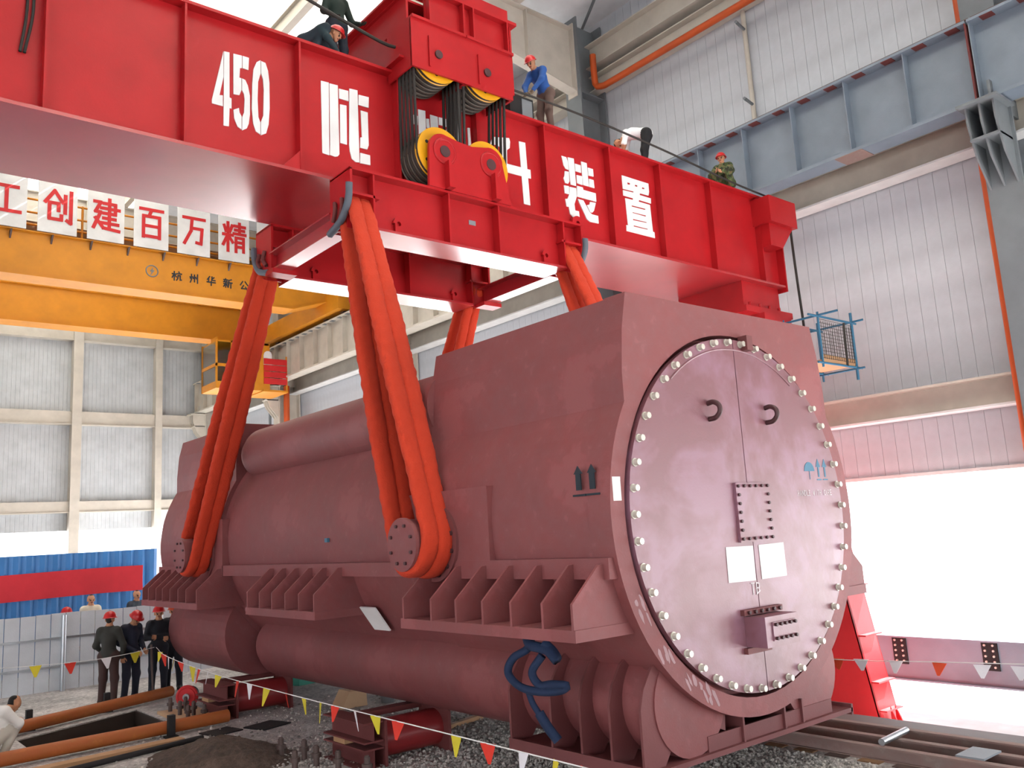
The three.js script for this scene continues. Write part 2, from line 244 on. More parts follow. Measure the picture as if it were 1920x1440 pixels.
const CH = {
450: [[[4.46,10.1],[4.54,10.11],[4.54,9.39],[4.57,9.38],[4.57,9.22],[4.54,9.22],[4.53,8.93],[4.45,8.92]],[[4.45,10.1],[4.45,9.69],[4.39,9.38],[4.44,9.39],[4.44,9.22],[4.28,9.22],[4.28,9.28]],[[4.6,10.11],[4.73,10.12],[4.73,9.92],[4.7,9.91],[4.69,9.75],[4.72,9.75],[4.72,9.56],[4.69,9.47],[4.6,9.46]],[[4.74,10.12],[4.84,10.12],[4.83,9.92],[4.74,9.92]],[[4.73,9.75],[4.78,9.74],[4.82,9.66],[4.85,9.51],[4.85,9.21],[4.83,9.05],[4.8,8.97],[4.73,8.92],[4.73,9.13],[4.76,9.21],[4.77,9.43],[4.76,9.51],[4.73,9.56]],[[4.68,9.26],[4.69,9.19],[4.72,9.14],[4.72,8.93],[4.66,8.96],[4.61,9.08],[4.6,9.21]],[[5.02,10.14],[4.96,10.09],[4.91,9.96],[4.89,9.72],[4.88,9.31],[4.9,9.08],[4.94,8.96],[5.01,8.93],[5.01,9.12],[4.98,9.2],[4.97,9.49],[4.98,9.77],[5.02,9.92]],[[5.03,10.13],[5.1,10.12],[5.14,10.0],[5.16,9.81],[5.16,9.39],[5.14,9.12],[5.1,8.97],[5.02,8.92],[5.02,9.13],[5.06,9.25],[5.07,9.67],[5.06,9.84],[5.03,9.93]]],
ton: [[[6.03,10.12],[6.17,10.13],[6.15,8.88],[6.03,8.89]],[[6.18,10.12],[6.33,10.13],[6.33,8.94],[6.3,8.9],[6.25,8.88],[6.16,8.89],[6.17,9.07],[6.18,9.94]],[[6.35,10.08],[6.52,10.09],[6.52,9.91],[6.35,9.91]],[[6.36,9.81],[6.48,9.82],[6.47,9.14],[6.35,9.14]],[[6.54,10.14],[6.69,10.15],[6.69,8.89],[6.62,8.88],[6.55,8.92],[6.52,9.04],[6.51,9.15]],[[6.71,10.08],[6.9,10.09],[6.89,9.9],[6.7,9.9]],[[6.74,9.81],[6.87,9.81],[6.87,9.23],[6.84,9.15],[6.71,9.15],[6.72,9.33],[6.75,9.34]],[[6.71,9.06],[6.89,9.06],[6.89,8.89],[6.7,8.88]]],
ti: [[[7.78,10.03],[7.87,10.03],[7.86,9.86],[7.78,9.86]],[[7.88,10.16],[8.03,10.17],[8.01,8.94],[7.87,8.94]],[[8.04,10.03],[8.1,10.04],[8.11,9.86],[8.04,9.86]],[[8.13,10.13],[8.29,10.13],[8.29,9.67],[8.13,9.65]],[[8.31,10.13],[8.63,10.15],[8.63,10.0],[8.31,9.99]],[[8.31,9.92],[8.63,9.94],[8.63,9.82],[8.31,9.79]],[[8.65,10.15],[8.77,10.15],[8.78,9.79],[8.66,9.79]],[[8.11,9.57],[8.92,9.61],[8.93,9.47],[8.11,9.44]],[[8.41,9.42],[8.55,9.43],[8.56,8.94],[8.42,8.94]],[[8.58,9.33],[8.87,9.33],[8.87,9.21],[8.58,9.2]],[[8.15,9.33],[8.29,9.33],[8.29,9.06],[8.53,8.96],[8.94,8.95],[8.94,8.82],[8.42,8.82],[8.15,8.92]],[[8.94,10.1],[8.99,10.11],[9.0,9.76],[8.94,9.76]]],
sheng: [[[10.16,10.16],[10.32,10.17],[10.35,8.91],[10.19,8.91]],[[9.49,9.62],[10.41,9.64],[10.41,9.46],[9.48,9.45]],[[9.52,10.08],[9.92,10.16],[9.94,10.09],[9.92,9.96],[9.85,9.9],[9.58,9.94],[9.45,9.92]],[[9.72,9.91],[9.85,9.91],[9.83,9.58],[9.75,9.24],[9.57,8.93],[9.44,8.98],[9.63,9.28],[9.7,9.55]]],
zhuang: [[[11.26,10.14],[11.39,10.14],[11.43,10.05],[11.43,9.88],[11.35,9.89],[11.3,9.95],[11.28,10.05]],[[11.43,10.15],[11.6,10.16],[11.61,9.58],[11.46,9.58]],[[11.62,10.06],[11.78,10.06],[11.78,9.9],[11.62,9.9]],[[11.8,10.15],[11.96,10.15],[11.97,9.65],[11.81,9.65]],[[11.98,10.06],[12.13,10.06],[12.13,9.9],[11.98,9.89]],[[11.32,9.83],[11.43,9.84],[11.43,9.64],[11.39,9.58],[11.31,9.58],[11.27,9.67],[11.3,9.72]],[[11.64,9.82],[11.8,9.83],[11.79,9.64],[11.64,9.65]],[[11.99,9.82],[12.12,9.82],[12.13,9.65],[11.98,9.65]],[[11.27,9.52],[11.4,9.53],[11.4,9.36],[11.28,9.36]],[[11.42,9.52],[11.6,9.53],[11.6,9.35],[11.52,9.18],[11.53,9.05],[11.63,9.05],[11.64,8.9],[11.45,8.9],[11.38,8.95],[11.36,9.09],[11.3,9.09],[11.28,9.24],[11.34,9.25],[11.41,9.38]],[[11.63,9.59],[11.79,9.59],[11.8,9.54],[12.15,9.54],[12.15,9.36],[11.61,9.36]],[[11.62,9.31],[11.78,9.31],[11.93,9.09],[12.0,9.06],[12.17,9.06],[12.17,8.9],[11.93,8.89],[11.84,8.93],[11.78,9.04]],[[11.97,9.32],[12.13,9.33],[12.06,9.15],[12.01,9.1],[11.95,9.1],[11.87,9.23],[11.95,9.26]]],
zhi: [[[12.99,10.13],[13.83,10.13],[13.83,9.94],[13.8,9.85],[13.52,9.84],[13.51,9.8],[13.87,9.8],[13.86,9.68],[13.48,9.68],[13.46,9.64],[13.82,9.64],[13.84,9.04],[13.89,9.03],[13.89,8.9],[13.0,8.9],[13.01,9.03],[13.06,9.03],[13.04,9.63],[13.28,9.64],[13.29,9.68],[12.99,9.68],[12.99,9.8],[13.31,9.81],[13.32,9.84],[12.99,9.83]]],
zhiholes: [[[13.15,10.01],[13.23,10.01],[13.23,9.97],[13.15,9.96]],[[13.39,10.01],[13.46,10.01],[13.46,9.97],[13.38,9.97]],[[13.61,10.0],[13.69,10.0],[13.68,9.97],[13.61,9.96]],[[13.23,9.51],[13.66,9.52],[13.65,9.49],[13.22,9.48]],[[13.23,9.36],[13.66,9.37],[13.65,9.34],[13.23,9.34]],[[13.23,9.21],[13.66,9.22],[13.66,9.2],[13.23,9.18]],[[13.24,9.07],[13.68,9.07],[13.67,9.05],[13.23,9.04]]],
};
const letters = (name, polys, holes = []) => obj(name, polys.map((p, i) => prism(p, 'z', -11.5, -11.488 + i * 0.0007, holes)), mat.white, girder).userData.label = { digits: 'white stencilled 450', letter_ton: 'white stencilled character for ton', letter_lift: 'white character partly hidden behind the ropes', letter_rise: 'white character right of the lower pulleys', letter_device: 'white character on the third panel from the pulleys', letter_set: 'white character nearest the girder end' }[name];
letters('digits', CH[450]); letters('letter_ton', CH.ton); letters('letter_lift', CH.ti); letters('letter_rise', CH.sheng); letters('letter_device', CH.zhuang); letters('letter_set', CH.zhi, CH.zhiholes);
obj('rope_guide_box', [box(17.62, 18.75, 9.86, 10.52, -11.5, -10.98)], mat.red, girder);
obj('rope_guide_bracket', [prism([[17.7, 9.86], [18.7, 9.86], [18.2, 9.3], [17.7, 9.3]], 'z', -11.5, -11.1)], mat.red, girder);
obj('rope_guide_sheave', [cyl([18.5, 10.2, -11.36], [18.5, 10.2, -11.26], 0.46, 28)], mat.sheave, girder);
obj('bearing_block', [box(16.9, 18.4, 7.75, 8.4, -13.4, -11.5)], mat.red, girder);
obj('bearing_plate', [box(16.7, 18.6, 7.6, 7.75, -13.6, -11.3)], mat.red, girder);
copies('bearing_bolt', cyl([0, -0.06, 0], [0, 0.06, 0], 0.035, 8), mat.red, [17.0, 17.4, 17.8, 18.2].map((x) => [x, 7.8, -11.4]), girder);
// legs of the gantry
const legOf = (x, label) => {
  const t = thing('gantry_leg', label, 'gantry leg', [x, -1.86, -12.45]);
  const P = [[-9.75, -1.86], [-15.15, -1.86], [-13.5, 7.6], [-11.4, 7.6]];
  obj('leg_plate', [prism(P, 'x', x - 0.03, x + 0.03)], mat.red, t);
  for (const [a, b] of [[P[0], P[3]], [P[1], P[2]]]) {
    const q = (s) => [a[0] + (b[0] - a[0]) * s, a[1] + (b[1] - a[1]) * s], d = a[0] > -12 ? 1 : -1;
    obj('edge_flange', [prism([[a[0], a[1]], [b[0], b[1]], [b[0] - 0.03 * d, b[1]], [a[0] - 0.03 * d, a[1]]], 'x', x - 0.03, x + 0.75)], mat.red, t);
    obj('edge_flange', [prism([[a[0] - 0.45 * d, a[1]], [b[0] - 0.45 * d, b[1]], [b[0], b[1]], [a[0], a[1]]], 'x', x + 0.72, x + 0.75)], mat.red, t);
    for (const s of [0.06, 0.12, 0.22, 0.33, 0.55, 0.75, 0.95]) { const c = q(s); obj('stiffener', [box(x + 0.03, x + 0.72, c[1], c[1] + 0.03, c[0] - 0.4 * d, c[0] + 0.16 * d)], mat.red, t); }
    for (const k of [0.25, 0.45]) { const c = q(0); obj('foot_gusset', [prism([[c[0] + 0.02 * d, -1.86], [c[0] + 0.3 * d, -1.86], [c[0] + 0.02 * d, -1.2]], 'x', x + k, x + k + 0.03)], mat.red, t); }
  }
  obj('leg_head', [box(x - 0.5, x + 0.6, 7.3, 7.6, -13.7, -11.2)], mat.red, t);
  obj('foot_plate', [box(x - 0.3, x + 1.0, -1.86, -1.8, -15.4, -9.5)], mat.red, t);
};
legOf(17.75, 'red tapered gantry leg standing right of the stator face');
legOf(-2.6, 'red tapered gantry leg at the left end');

// hand ropes along the girder top
tag(obj('safety_rope', [tube([[2.5, 12.1, -11.3], [4.5, 11.62, -11.3], [6.0, 11.27, -11.3], [7.0, 11.02, -11.25], [7.28, 10.98, -11.2]], 0.028, 40, 6)], mat.rope), 'dark rope slanting down to the hoist trolley', 'rope');
tag(obj('safety_rope', [tube([[9.4, 10.98, -11.2], [11.5, 11.02, -11.25], [14, 10.9, -11.25], [16.5, 10.7, -11.25], [18.4, 10.62, -11.25]], 0.024, 50, 6)], mat.rope), 'dark rope along the girder top right of the trolley', 'rope');
tag(obj('hanging_rope', [tube([[18.95, 10.2, -11.3], [18.98, 9, -11.3], [19.05, 7.6, -11.3], [19.1, 6.6, -11.3]], 0.035, 20, 6)], mat.rope), 'black rope hanging from the girder end pulley', 'rope');

// ---------- hoist trolley with upper sheaves ----------
const trolley = thing('hoist_trolley', 'red hoist trolley straddling the girder top', 'trolley', [8.4, 10.65, -12.45]);
{
  const x0 = 7.3, x1 = 9.65;
  obj('frame_side', [box(x0 + 0.05, x0 + 0.09, 10.7, 11.9, -13.95, -10.95)], mat.red, trolley); obj('frame_side', [box(x1 - 0.04, x1, 10.7, 12.1, -13.95, -10.95)], mat.red, trolley);
  obj('side_flange', [box(x0 - 0.12, x0 + 0.2, 11.88, 11.92, -13.95, -10.95)], mat.red, trolley); obj('side_flange', [box(x0 - 0.12, x0 + 0.2, 10.66, 10.7, -13.95, -10.95)], mat.red, trolley);
  obj('frame_front', [box(7.75, 9.62, 11.2, 12.4, -11.02, -10.98)], mat.red, trolley); obj('front_cap', [box(7.7, 9.72, 12.06, 12.12, -11.25, -10.86)], mat.red, trolley);
  for (const x of [7.78, 8.5, 8.72, 9.5]) obj('stiffener', [box(x - 0.015, x + 0.015, 11.25, 12.06, -10.98, -10.86)], mat.red, trolley);
  obj('frame_back', [box(7.34, 9.61, 10.7, 12.05, -13.95, -13.9)], mat.red, trolley); obj('deck', [box(x0, x1, 11.86, 11.9, -13.9, -11.1)], mat.red, trolley);
  const wheel = cyl([0, 0, -0.06], [0, 0, 0.06], 0.13, 18);
  copies('wheel', wheel, mat.steelDark, [[7.6, 10.76, -11.6], [9.3, 10.76, -11.6], [7.6, 10.76, -13.3], [9.3, 10.76, -13.3]], trolley);
  for (const [s, zf, zb] of [[1, -10.73, -11.45], [-1, -14.17, -13.45]]) {
    const lo = Math.min(zf, zb), hi = Math.max(zf, zb);
    const hs = obj('sheave_housing', [box(7.27, 9.4, 10.42, 11.28, zf - 0.02, zf + 0.02), box(7.27, 7.3, 10.42, 11.28, lo, hi), box(9.36, 9.4, 10.42, 11.28, lo, hi), box(7.3, 9.4, 10.9, 11.28, zb - 0.02, zb + 0.02), box(8.32, 8.38, 10.42, 11.2, lo, hi)], mat.red, trolley);
    obj('housing_cap', [box(7.28, 8.38, 11.28, 11.33, lo - 0.1, hi + 0.06), box(8.4, 9.44, 11.28, 11.33, lo - 0.1, hi + 0.06)], mat.red, hs);
    for (const cx of [7.8, 8.83]) {
      obj('pin_plate', [box(cx - 0.2, cx - 0.17, 10.5, 11.05, zf + 0.02 * s, zf + 0.05 * s)], mat.red, hs);
      obj('axle_pin', [cyl([cx, 10.77, lo - 0.03], [cx, 10.77, hi + 0.05], 0.075, 14)], mat.boltDark, hs);
      for (let k = 0; k < 6; k++) { const z = zf - s * (0.08 + k * 0.105); sheaveAt('upper_sheave', cx, 10.77, z, 0.475, trolley, k === 0); }
    }
  }
}
function sheaveAt(name, cx, cy, z, r, parent, front) {
  const pts = [[0.1, -0.045], [r, -0.045], [r, -0.036], [r - 0.05, -0.008], [r - 0.05, 0.008], [r, 0.036], [r, 0.045], [r - 0.09, 0.045], [r - 0.11, 0.03], [0.13, 0.03], [0.1, 0.045]].map((p) => new THREE.Vector2(...p));
  const g = new THREE.LatheGeometry(pts, 40).rotateX(PI / 2).translate(cx, cy, z);
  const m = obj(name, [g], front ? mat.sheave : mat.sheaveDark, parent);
  if (front) for (let k = 0; k < 6; k++) { const a = k * PI / 3 + 0.5; obj('lightening_hole', [cyl([cx + r * 0.68 * Math.cos(a), cy + r * 0.68 * Math.sin(a), z + 0.02], [cx + r * 0.68 * Math.cos(a), cy + r * 0.68 * Math.sin(a), z + 0.034], 0.03, 10)], mat.black, m); }
  obj('wound_rope', [new THREE.TorusGeometry(r - 0.028, 0.026, 6, 40).translate(cx, cy, z)], mat.rope, m);
}

// ---------- spreader frame with lower sheaves ----------
const spreader = thing('spreader_frame', 'red spreader frame of two beams hanging under the girder', 'spreader', [8.5, 7.45, -12.45]);
for (const [zc, s] of [[-11.05, 1], [-13.85, -1]]) {
  const bm = obj('spreader_beam', [box(6.12, 10.88, 7.5, 8.37, zc + 0.1, zc + 0.13), box(6.12, 10.88, 7.5, 8.37, zc - 0.13, zc - 0.1)], mat.red, spreader);
  obj('top_flange', [box(6.08, 10.92, 8.36, 8.4, zc - 0.32, zc + 0.32)], mat.red, bm);
  obj('bottom_flange', [box(6.5, 10.46, 7.47, 7.51, zc - 0.32, zc + 0.32)], mat.redSheen, bm);
  for (const x of [6.5, 7.91, 8.95, 10.46]) obj('stiffener', [box(x - 0.015, x + 0.015, 7.51, 8.36, zc - 0.3, zc + 0.3)], mat.red, bm);
  for (const x of [6.1, 10.9]) {
    obj('end_plate', [prism([[zc - 0.32, 8.38], [zc + 0.32, 8.38], [zc + 0.32, 7.98], [zc + 0.24, 7.72], [zc - 0.1, 7.5], [zc - 0.32, 7.5]].map(([z, y]) => [s > 0 ? z : 2 * zc - z, y]), 'x', x - 0.02, x + 0.02)], mat.red, bm);
    obj('sling_shelf', [box(Math.min(x, x < 8 ? x + 0.5 : x - 0.5), Math.max(x, x < 8 ? x + 0.5 : x - 0.5), 7.98, 8.02, zc - 0.3, zc + 0.3)], mat.red, bm);
    obj('sling_pad', [tube([[x + (x < 8 ? -0.05 : 0.05), 8.12, zc + 0.34 * s], [x + (x < 8 ? -0.05 : 0.05), 7.86, zc + 0.3 * s], [x + (x < 8 ? -0.05 : 0.05), 7.62, zc + 0.08 * s], [x + (x < 8 ? -0.05 : 0.05), 7.5, zc - 0.3 * s]], 0.06, 16, 6)], mat.greyPad, bm);
    for (const k of [0, 1]) obj('lashing', [tube([[x + (x < 8 ? -0.05 : 0.05), 7.95, zc + (0.1 - 0.22 * k) * s], [x + (x < 8 ? -0.07 : 0.07), 7.8, zc + (0.14 - 0.22 * k) * s], [x + (x < 8 ? -0.05 : 0.05), 7.66, zc + (0.04 - 0.22 * k) * s]], 0.035, 10, 6)], mat.padRed, bm);
  }
  for (const x of [7.0, 10.1]) obj('lifting_eye', [prism([[x - 0.07, 7.5], [x - 0.07, 7.7], ...circ(x, 7.7, 0.1, 10, PI, 0), [x + 0.07, 7.5]], 'z', zc + 0.13, zc + 0.19, [circ(x, 7.7, 0.04, 8)])], mat.red, bm);
  if (s > 0) obj('rating_plate', [box(8.42, 8.56, 7.98, 8.06, zc + 0.13, zc + 0.14)], mat.galv, bm);
}
for (const x of [6.2, 10.75]) { const b = obj('cross_beam', ibeam('z', -13.55, -11.35, x, 7.52, 7.86, 0.3), mat.redSheen, spreader); obj('seat', [box(x - 0.2, x + 0.25, 7.44, 7.52, -13.6, -13.3)], mat.red, b); }
for (const s of [1, -1]) {
  const zp = -12.45 + s * 1.72, zi = -12.45 + s * 1.02;
  for (const [z, nm] of [[zp, 'outer_sheave_plate'], [zi, 'inner_sheave_plate']]) {
    const pl = obj(nm, [prism([[7.5, 8.4], [9.2, 8.4], [9.05, 9.1], ...circ(8.8, 9.1, 0.26, 8, 0.3, PI * 0.62), [8.4, 9.28], [8.1, 9.3], ...circ(7.8, 9.08, 0.27, 8, PI * 0.4, PI)], 'z', z - 0.03, z + 0.03)], mat.red, spreader);
    if (nm[0] === 'o') for (const [cx, cy] of [[7.83, 9.05], [8.79, 9.05]]) {
      obj('hub_ring', [new THREE.TorusGeometry(0.21, 0.025, 6, 28).translate(cx, cy, z + 0.03 * s), cyl([cx, cy, z], [cx, cy, z + 0.04 * s], 0.21, 28)], mat.red, pl);
      obj('axle_pin', [cyl([cx, cy, z + 0.05 * s], [cx, cy, z - 0.7 * s], 0.1, 16)], mat.boltDark, pl);
      obj('leg_rib', [prism([[cx - 0.02, 8.4], [cx + 0.1, 8.4], [cx + 0.03, 8.86], [cx - 0.02, 8.86]], 'z', z, z + 0.16 * s)], mat.red, pl);
    }
  }
  for (const cx of [7.83, 8.79]) for (let k = 0; k < 5; k++) sheaveAt('lower_sheave', cx, 9.05, zp - s * (0.12 + k * 0.115), 0.46, spreader, k === 0);
}
// hoist ropes, each fall its own rope
{
  const words = ['left', 'middle', 'right'];
  for (const s of [1, -1]) for (let k = 0; k < 5; k++) for (const [j, xu, xl, xx] of [[0, 7.8 - 0.45, 7.83 - 0.44, 0], [1, 7.8 + 0.45, 7.83 + 0.44, 0], [2, 8.83 - 0.45, 8.79 - 0.44, 0], [3, 8.83 + 0.45, 8.79 + 0.44, 0]]) {
    const zu = -12.45 + s * (1.72 - 0.08 - k * 0.105), zl = -12.45 + s * (1.72 - 0.12 - k * 0.115);
    tag(obj('hoist_rope', [cyl([xu, 10.77, zu], [xl, 9.05, zl], 0.026, 8)], mat.rope), s > 0 ? ['frontmost ', 'second from front ', 'middle ', 'fourth from front ', 'rearmost '][k] + ['dark hoist rope on the left of the left pulleys', 'dark hoist rope right of the left pulleys', 'dark hoist rope left of the right pulleys', 'dark hoist rope on the right of the right pulleys'][j] : 'dark hoist rope on the far side of the girder', 'rope', s > 0 ? ['left outer rope falls', 'left inner rope falls', 'right inner rope falls', 'right outer rope falls'][j] : 'rope falls behind the girder');
  }
}

// ---------- slings ----------
function slingGeo(T, B, rT, rB, offs, hw, ht, sd) {
  const t = V(...T), b = V(...B), u = t.clone().sub(b), L = u.length(); u.normalize();
  const w = V(0, 0, 1).addScaledVector(u, -u.z).normalize(), n = V().crossVectors(u, w).normalize(), path = [];
  const add = (c, r, a0, a1, k) => { for (let i = 0; i <= k; i++) { const a = a0 + (a1 - a0) * i / k, nn = w.clone().multiplyScalar(Math.cos(a)).addScaledVector(u, Math.sin(a)); path.push([c.clone().addScaledVector(nn, r), nn]); } };
  const leg = (p, q, k) => { for (let i = 1; i < k; i++) path.push([p[0].clone().lerp(q[0], i / k), p[1].clone().lerp(q[1], i / k).normalize()]); };
  add(t, rT, 0, PI, 10); const e1 = path[path.length - 1], s2 = [b.clone().addScaledVector(w, -rB), w.clone().negate()]; leg(e1, s2, 130); add(b, rB, PI, 2 * PI, 14); leg(path[path.length - 1], path[0], 130);
  const N = path.length, R = 14, pos = [], idx = [];
  for (let i = 0; i < N; i++) for (let j = 0; j < R; j++) {
    const a = j / R * 2 * PI, wob = 1 + 0.05 * Math.sin(i * 1.3 + sd + 2 * Math.sin(j * 1.7)) + 0.08 * (vnoise(i * 0.35 + sd * 7, j * 0.9, 4096, 77) - 0.5) * 2;
    const hgt = Math.max(0, Math.min(1, path[i][0].clone().sub(b).dot(u) / L)), fw = 1.0 + 0.18 * Math.sin(PI * hgt), ca = Math.cos(a), sa = Math.sin(a), P = path[i][0].clone().addScaledVector(n, fw * offs + fw * hw * wob * Math.sign(ca) * Math.pow(Math.abs(ca), 0.75)).addScaledVector(path[i][1], ht * (1 + 0.25 * Math.sin(PI * hgt)) * (0.6 + sa * wob));
    pos.push(P.x, P.y, P.z);
  }
  for (let i = 0; i < N; i++) for (let j = 0; j < R; j++) { const a = i * R + j, b2 = i * R + (j + 1) % R, c = ((i + 1) % N) * R + j, d = ((i + 1) % N) * R + (j + 1) % R; idx.push(a, b2, c, b2, d, c); }
  const g = new THREE.BufferGeometry(); g.setAttribute('position', new THREE.Float32BufferAttribute(pos, 3)); g.setIndex(idx); g.computeVertexNormals(); return g;
}
for (const [T, B, l] of [[[6.31, 7.84, -11.0], [5.72, 2.78, -8.66], 'near left orange round sling in front of the stator shell'], [[6.26, 7.84, -14.05], [5.72, 2.78, -16.2], 'far left orange round sling beside the yellow cab'], [[10.69, 7.84, -11.0], [10.42, 2.78, -8.66], 'near right orange round sling going down behind the stator'], [[10.69, 7.84, -13.9], [10.42, 2.78, -16.2], 'far right orange round sling behind the stator']]) {
  const t = thing('round_sling', l, 'sling', B);
  [-0.098, 0.098].forEach((o, i) => obj('sling_strand', [slingGeo(T, B, 0.1, 0.3, o * (T[2] < -12 ? 0.88 : 1), T[2] < -12 ? 0.1 : 0.115, 0.066, i * 3.1 + T[2])], mat.sling, t));
}
// ---------- the generator stator ----------
const SX = 8.12, FX = 8.07, SY = 2.95, ZF = -5.76, ZN = -9.18, ZB = -15.65, ZE = -18.9;
const stator = thing('generator_stator', 'giant red-brown generator stator hanging in the slings', 'stator', [SX, 0.5, -12.33]);
const mir = (x) => 2 * SX - x;
// outline: circle joined with a flat-topped upper block
function outline(r, wt, wk, top) {
  const yk = Math.sqrt(r * r - wk * wk), a = Math.atan2(yk, wk), p = circ(SX, SY, r, 56, PI - a, 2 * PI + a);
  return [...p, [SX + wk, SY + yk + 0.3], [SX + (wk + wt) / 2 + 0.02, SY + yk + 0.75], [SX + wt, SY + top], [SX - wt, SY + top], [SX - (wk + wt) / 2 - 0.02, SY + yk + 0.75], [SX - wk, SY + yk + 0.3]];
}
obj('shell', [toCreasedNormals(new THREE.LatheGeometry([[0, ZE + 0.1], [2.1, ZE + 0.1], [2.1, ZB - 0.1], [2.06, ZB + 0.05], [2.09, ZB + 0.35], [2.09, ZN - 0.3], [2.1, ZN], [2.1, ZF - 0.32], [0, ZF - 0.32]].map((p) => new THREE.Vector2(...p)), 96).rotateX(PI / 2).translate(SX, SY, 0), 0.5)], mat.primer, stator);
obj('near_end_block', [prism(outline(2.13, 1.7, 1.82, 2.25), 'z', ZN, ZF - 0.3, [], 0)], mat.primer, stator);
obj('far_end_block', [prism(outline(2.15, 1.7, 1.82, 2.22), 'z', ZE, ZB, [], 0)], mat.primer, stator);
for (const z of [[ZB + 0.02, ZN]]) for (const s of [-1, 1]) {
  const x = FX + s * 1.37, capped = (cx, cy, r, za, zb) => toCreasedNormals(new THREE.LatheGeometry([[0, za], [r * 0.5, za + 0.05], [r * 0.85, za + 0.18], [r, za + 0.42], [r, zb], [0, zb]].map((p) => new THREE.Vector2(...p)), 36).rotateX(PI / 2).translate(cx, cy, 0), 0.6);
  obj('upper_duct', [capped(x, 4.53, 0.49, ZB + 0.1, ZN + 0.05)], mat.primer, stator);
  obj('lower_duct', [capped(FX + s * 1.07, 1.1, 0.54, ZB + 0.1, -5.86)], mat.primer, stator);
  obj('far_lower_lobe', [prism(circ(FX + s * 1.2, 1.3, 0.78, 40), 'z', ZE + 0.2, ZB - 0.02)], mat.primer, stator);
  obj('belt_plate', [box(FX + s * 1.9, FX + s * 2.14, 2.38, 2.56, ZB + 0.3, -9.4)], mat.primer, stator);
  obj('belt_plate', [box(FX + s * 1.9, FX + s * 2.14, 2.36, 2.56, -9.35, ZF - 0.05)], mat.primer, stator);
  obj('belt_plate', [box(FX + s * 1.9, FX + s * 2.14, 2.36, 2.56, ZE + 0.05, ZB + 0.25)], mat.primer, stator);
}
// end face: ring plate, two cover halves, bolts
obj('end_plate', [prism(outline(2.16, 1.71, 1.85, 2.26), 'z', ZF - 0.3, ZF, [circ(SX, SY, 1.965, 72)], 0)], mat.primer, stator);
for (const [s, l] of [[-1, 'left half of the round end cover'], [1, 'right half of the round end cover']]) {
  const cv = obj('end_cover', [prism(s < 0 ? circ(SX - 0.006, SY, 1.918, 44, PI / 2, 3 * PI / 2) : circ(SX + 0.006, SY, 1.918, 44, -PI / 2, PI / 2), 'z', ZF - 0.04, ZF + 0.03)], mat.cover, stator);
  cv.userData.label = l;
}
obj('cover_lip', [new THREE.TorusGeometry(1.8, 0.012, 5, 40, PI * 0.42).rotateZ(PI * 0.3).translate(SX, SY, ZF + 0.03)], mat.cover, stator);
{
  const g = mergeAll([cyl([0, 0, 0], [0, 0, 0.065], 0.033, 8), cyl([0, 0, -0.002], [0, 0, 0.012], 0.042, 14)]); const pl = [];
  for (let k = 0; k < 46; k++) { const a = PI / 2 + (k + 0.5) / 46 * 2 * PI; pl.push([SX + 1.875 * Math.cos(a), SY + 1.875 * Math.sin(a), ZF + 0.03]); }
  copies('cover_bolt', g, mat.steel, pl, stator);
}
obj('joint_clamp', [box(8.27, 8.38, SY + 1.8, SY + 1.97, ZF, ZF + 0.12)], mat.primerDark, stator);
for (const x of [7.56, 8.62]) obj('lifting_lug', [tube([[x, 4.1, ZF + 0.02], [x, 4.11, ZF + 0.1], [x, 4.07, ZF + 0.17], [x, 4.0, ZF + 0.18], [x, 3.94, ZF + 0.12], [x, 3.93, ZF + 0.02]], 0.028, 26, 10)], mat.boltDark, stator).userData.label = 'dark curved lifting hook on the cover';
{
  const [x0, x1, y0, y1] = [7.86, 8.47, 2.6, 3.24], p = obj('inspection_plate', [box(x0, x1, y0, y1, ZF + 0.03, ZF + 0.065)], mat.cover, stator), pl = [];
  for (let i = 0; i < 6; i++) { pl.push([x0 + 0.035 + i * (x1 - x0 - 0.07) / 5, y0 + 0.035, ZF + 0.065], [x0 + 0.035 + i * (x1 - x0 - 0.07) / 5, y1 - 0.035, ZF + 0.065]); if (i) pl.push([x0 + 0.035, y0 + 0.035 + i * 0.095, ZF + 0.065], [x1 - 0.035, y0 + 0.035 + i * 0.095, ZF + 0.065]); }
  copies('plate_bolt', cyl([0, 0, 0], [0, 0, 0.025], 0.017, 6), mat.boltDark, pl, p);
}
{
  const b = obj('terminal_box', [box(7.82, 8.42, 1.52, 1.83, ZF + 0.03, ZF + 0.29)], mat.cover, stator);
  obj('flange_strip', [box(7.77, 8.47, 1.84, 1.9, ZF + 0.03, ZF + 0.08)], mat.primerDark, b); obj('flange_strip', [box(7.77, 8.2, 1.45, 1.51, ZF + 0.03, ZF + 0.08)], mat.primerDark, b);
  obj('front_cover', [box(7.93, 8.36, 1.58, 1.77, ZF + 0.29, ZF + 0.305)], mat.cover, b);
  copies('box_bolt', cyl([0, 0, 0], [0, 0, 0.03], 0.018, 6), mat.boltDark, [0, 1, 2, 3, 4].flatMap((k) => [[7.97 + k * 0.087, 1.605, ZF + 0.305], [7.97 + k * 0.087, 1.745, ZF + 0.305]]), b);
  copies('strip_bolt', cyl([0, 0, 0], [0, 0, 0.03], 0.02, 6), mat.boltDark, [0, 1, 2, 3, 4, 5].map((k) => [7.84 + k * 0.112, 1.87, ZF + 0.08]), b);
}
for (const [x, y, w, h, r] of [[7.86, 2.375, 0.48, 0.37, -0.02], [8.45, 2.375, 0.48, 0.37, 0.01]]) obj('paper_notice', [new THREE.BoxGeometry(w, h, 0.004).rotateZ(r).translate(x, y, ZF + 0.034)], mat.paper, stator).userData.label = x < 8.1 ? 'left white paper taped to the cover' : 'right white paper taped to the cover';
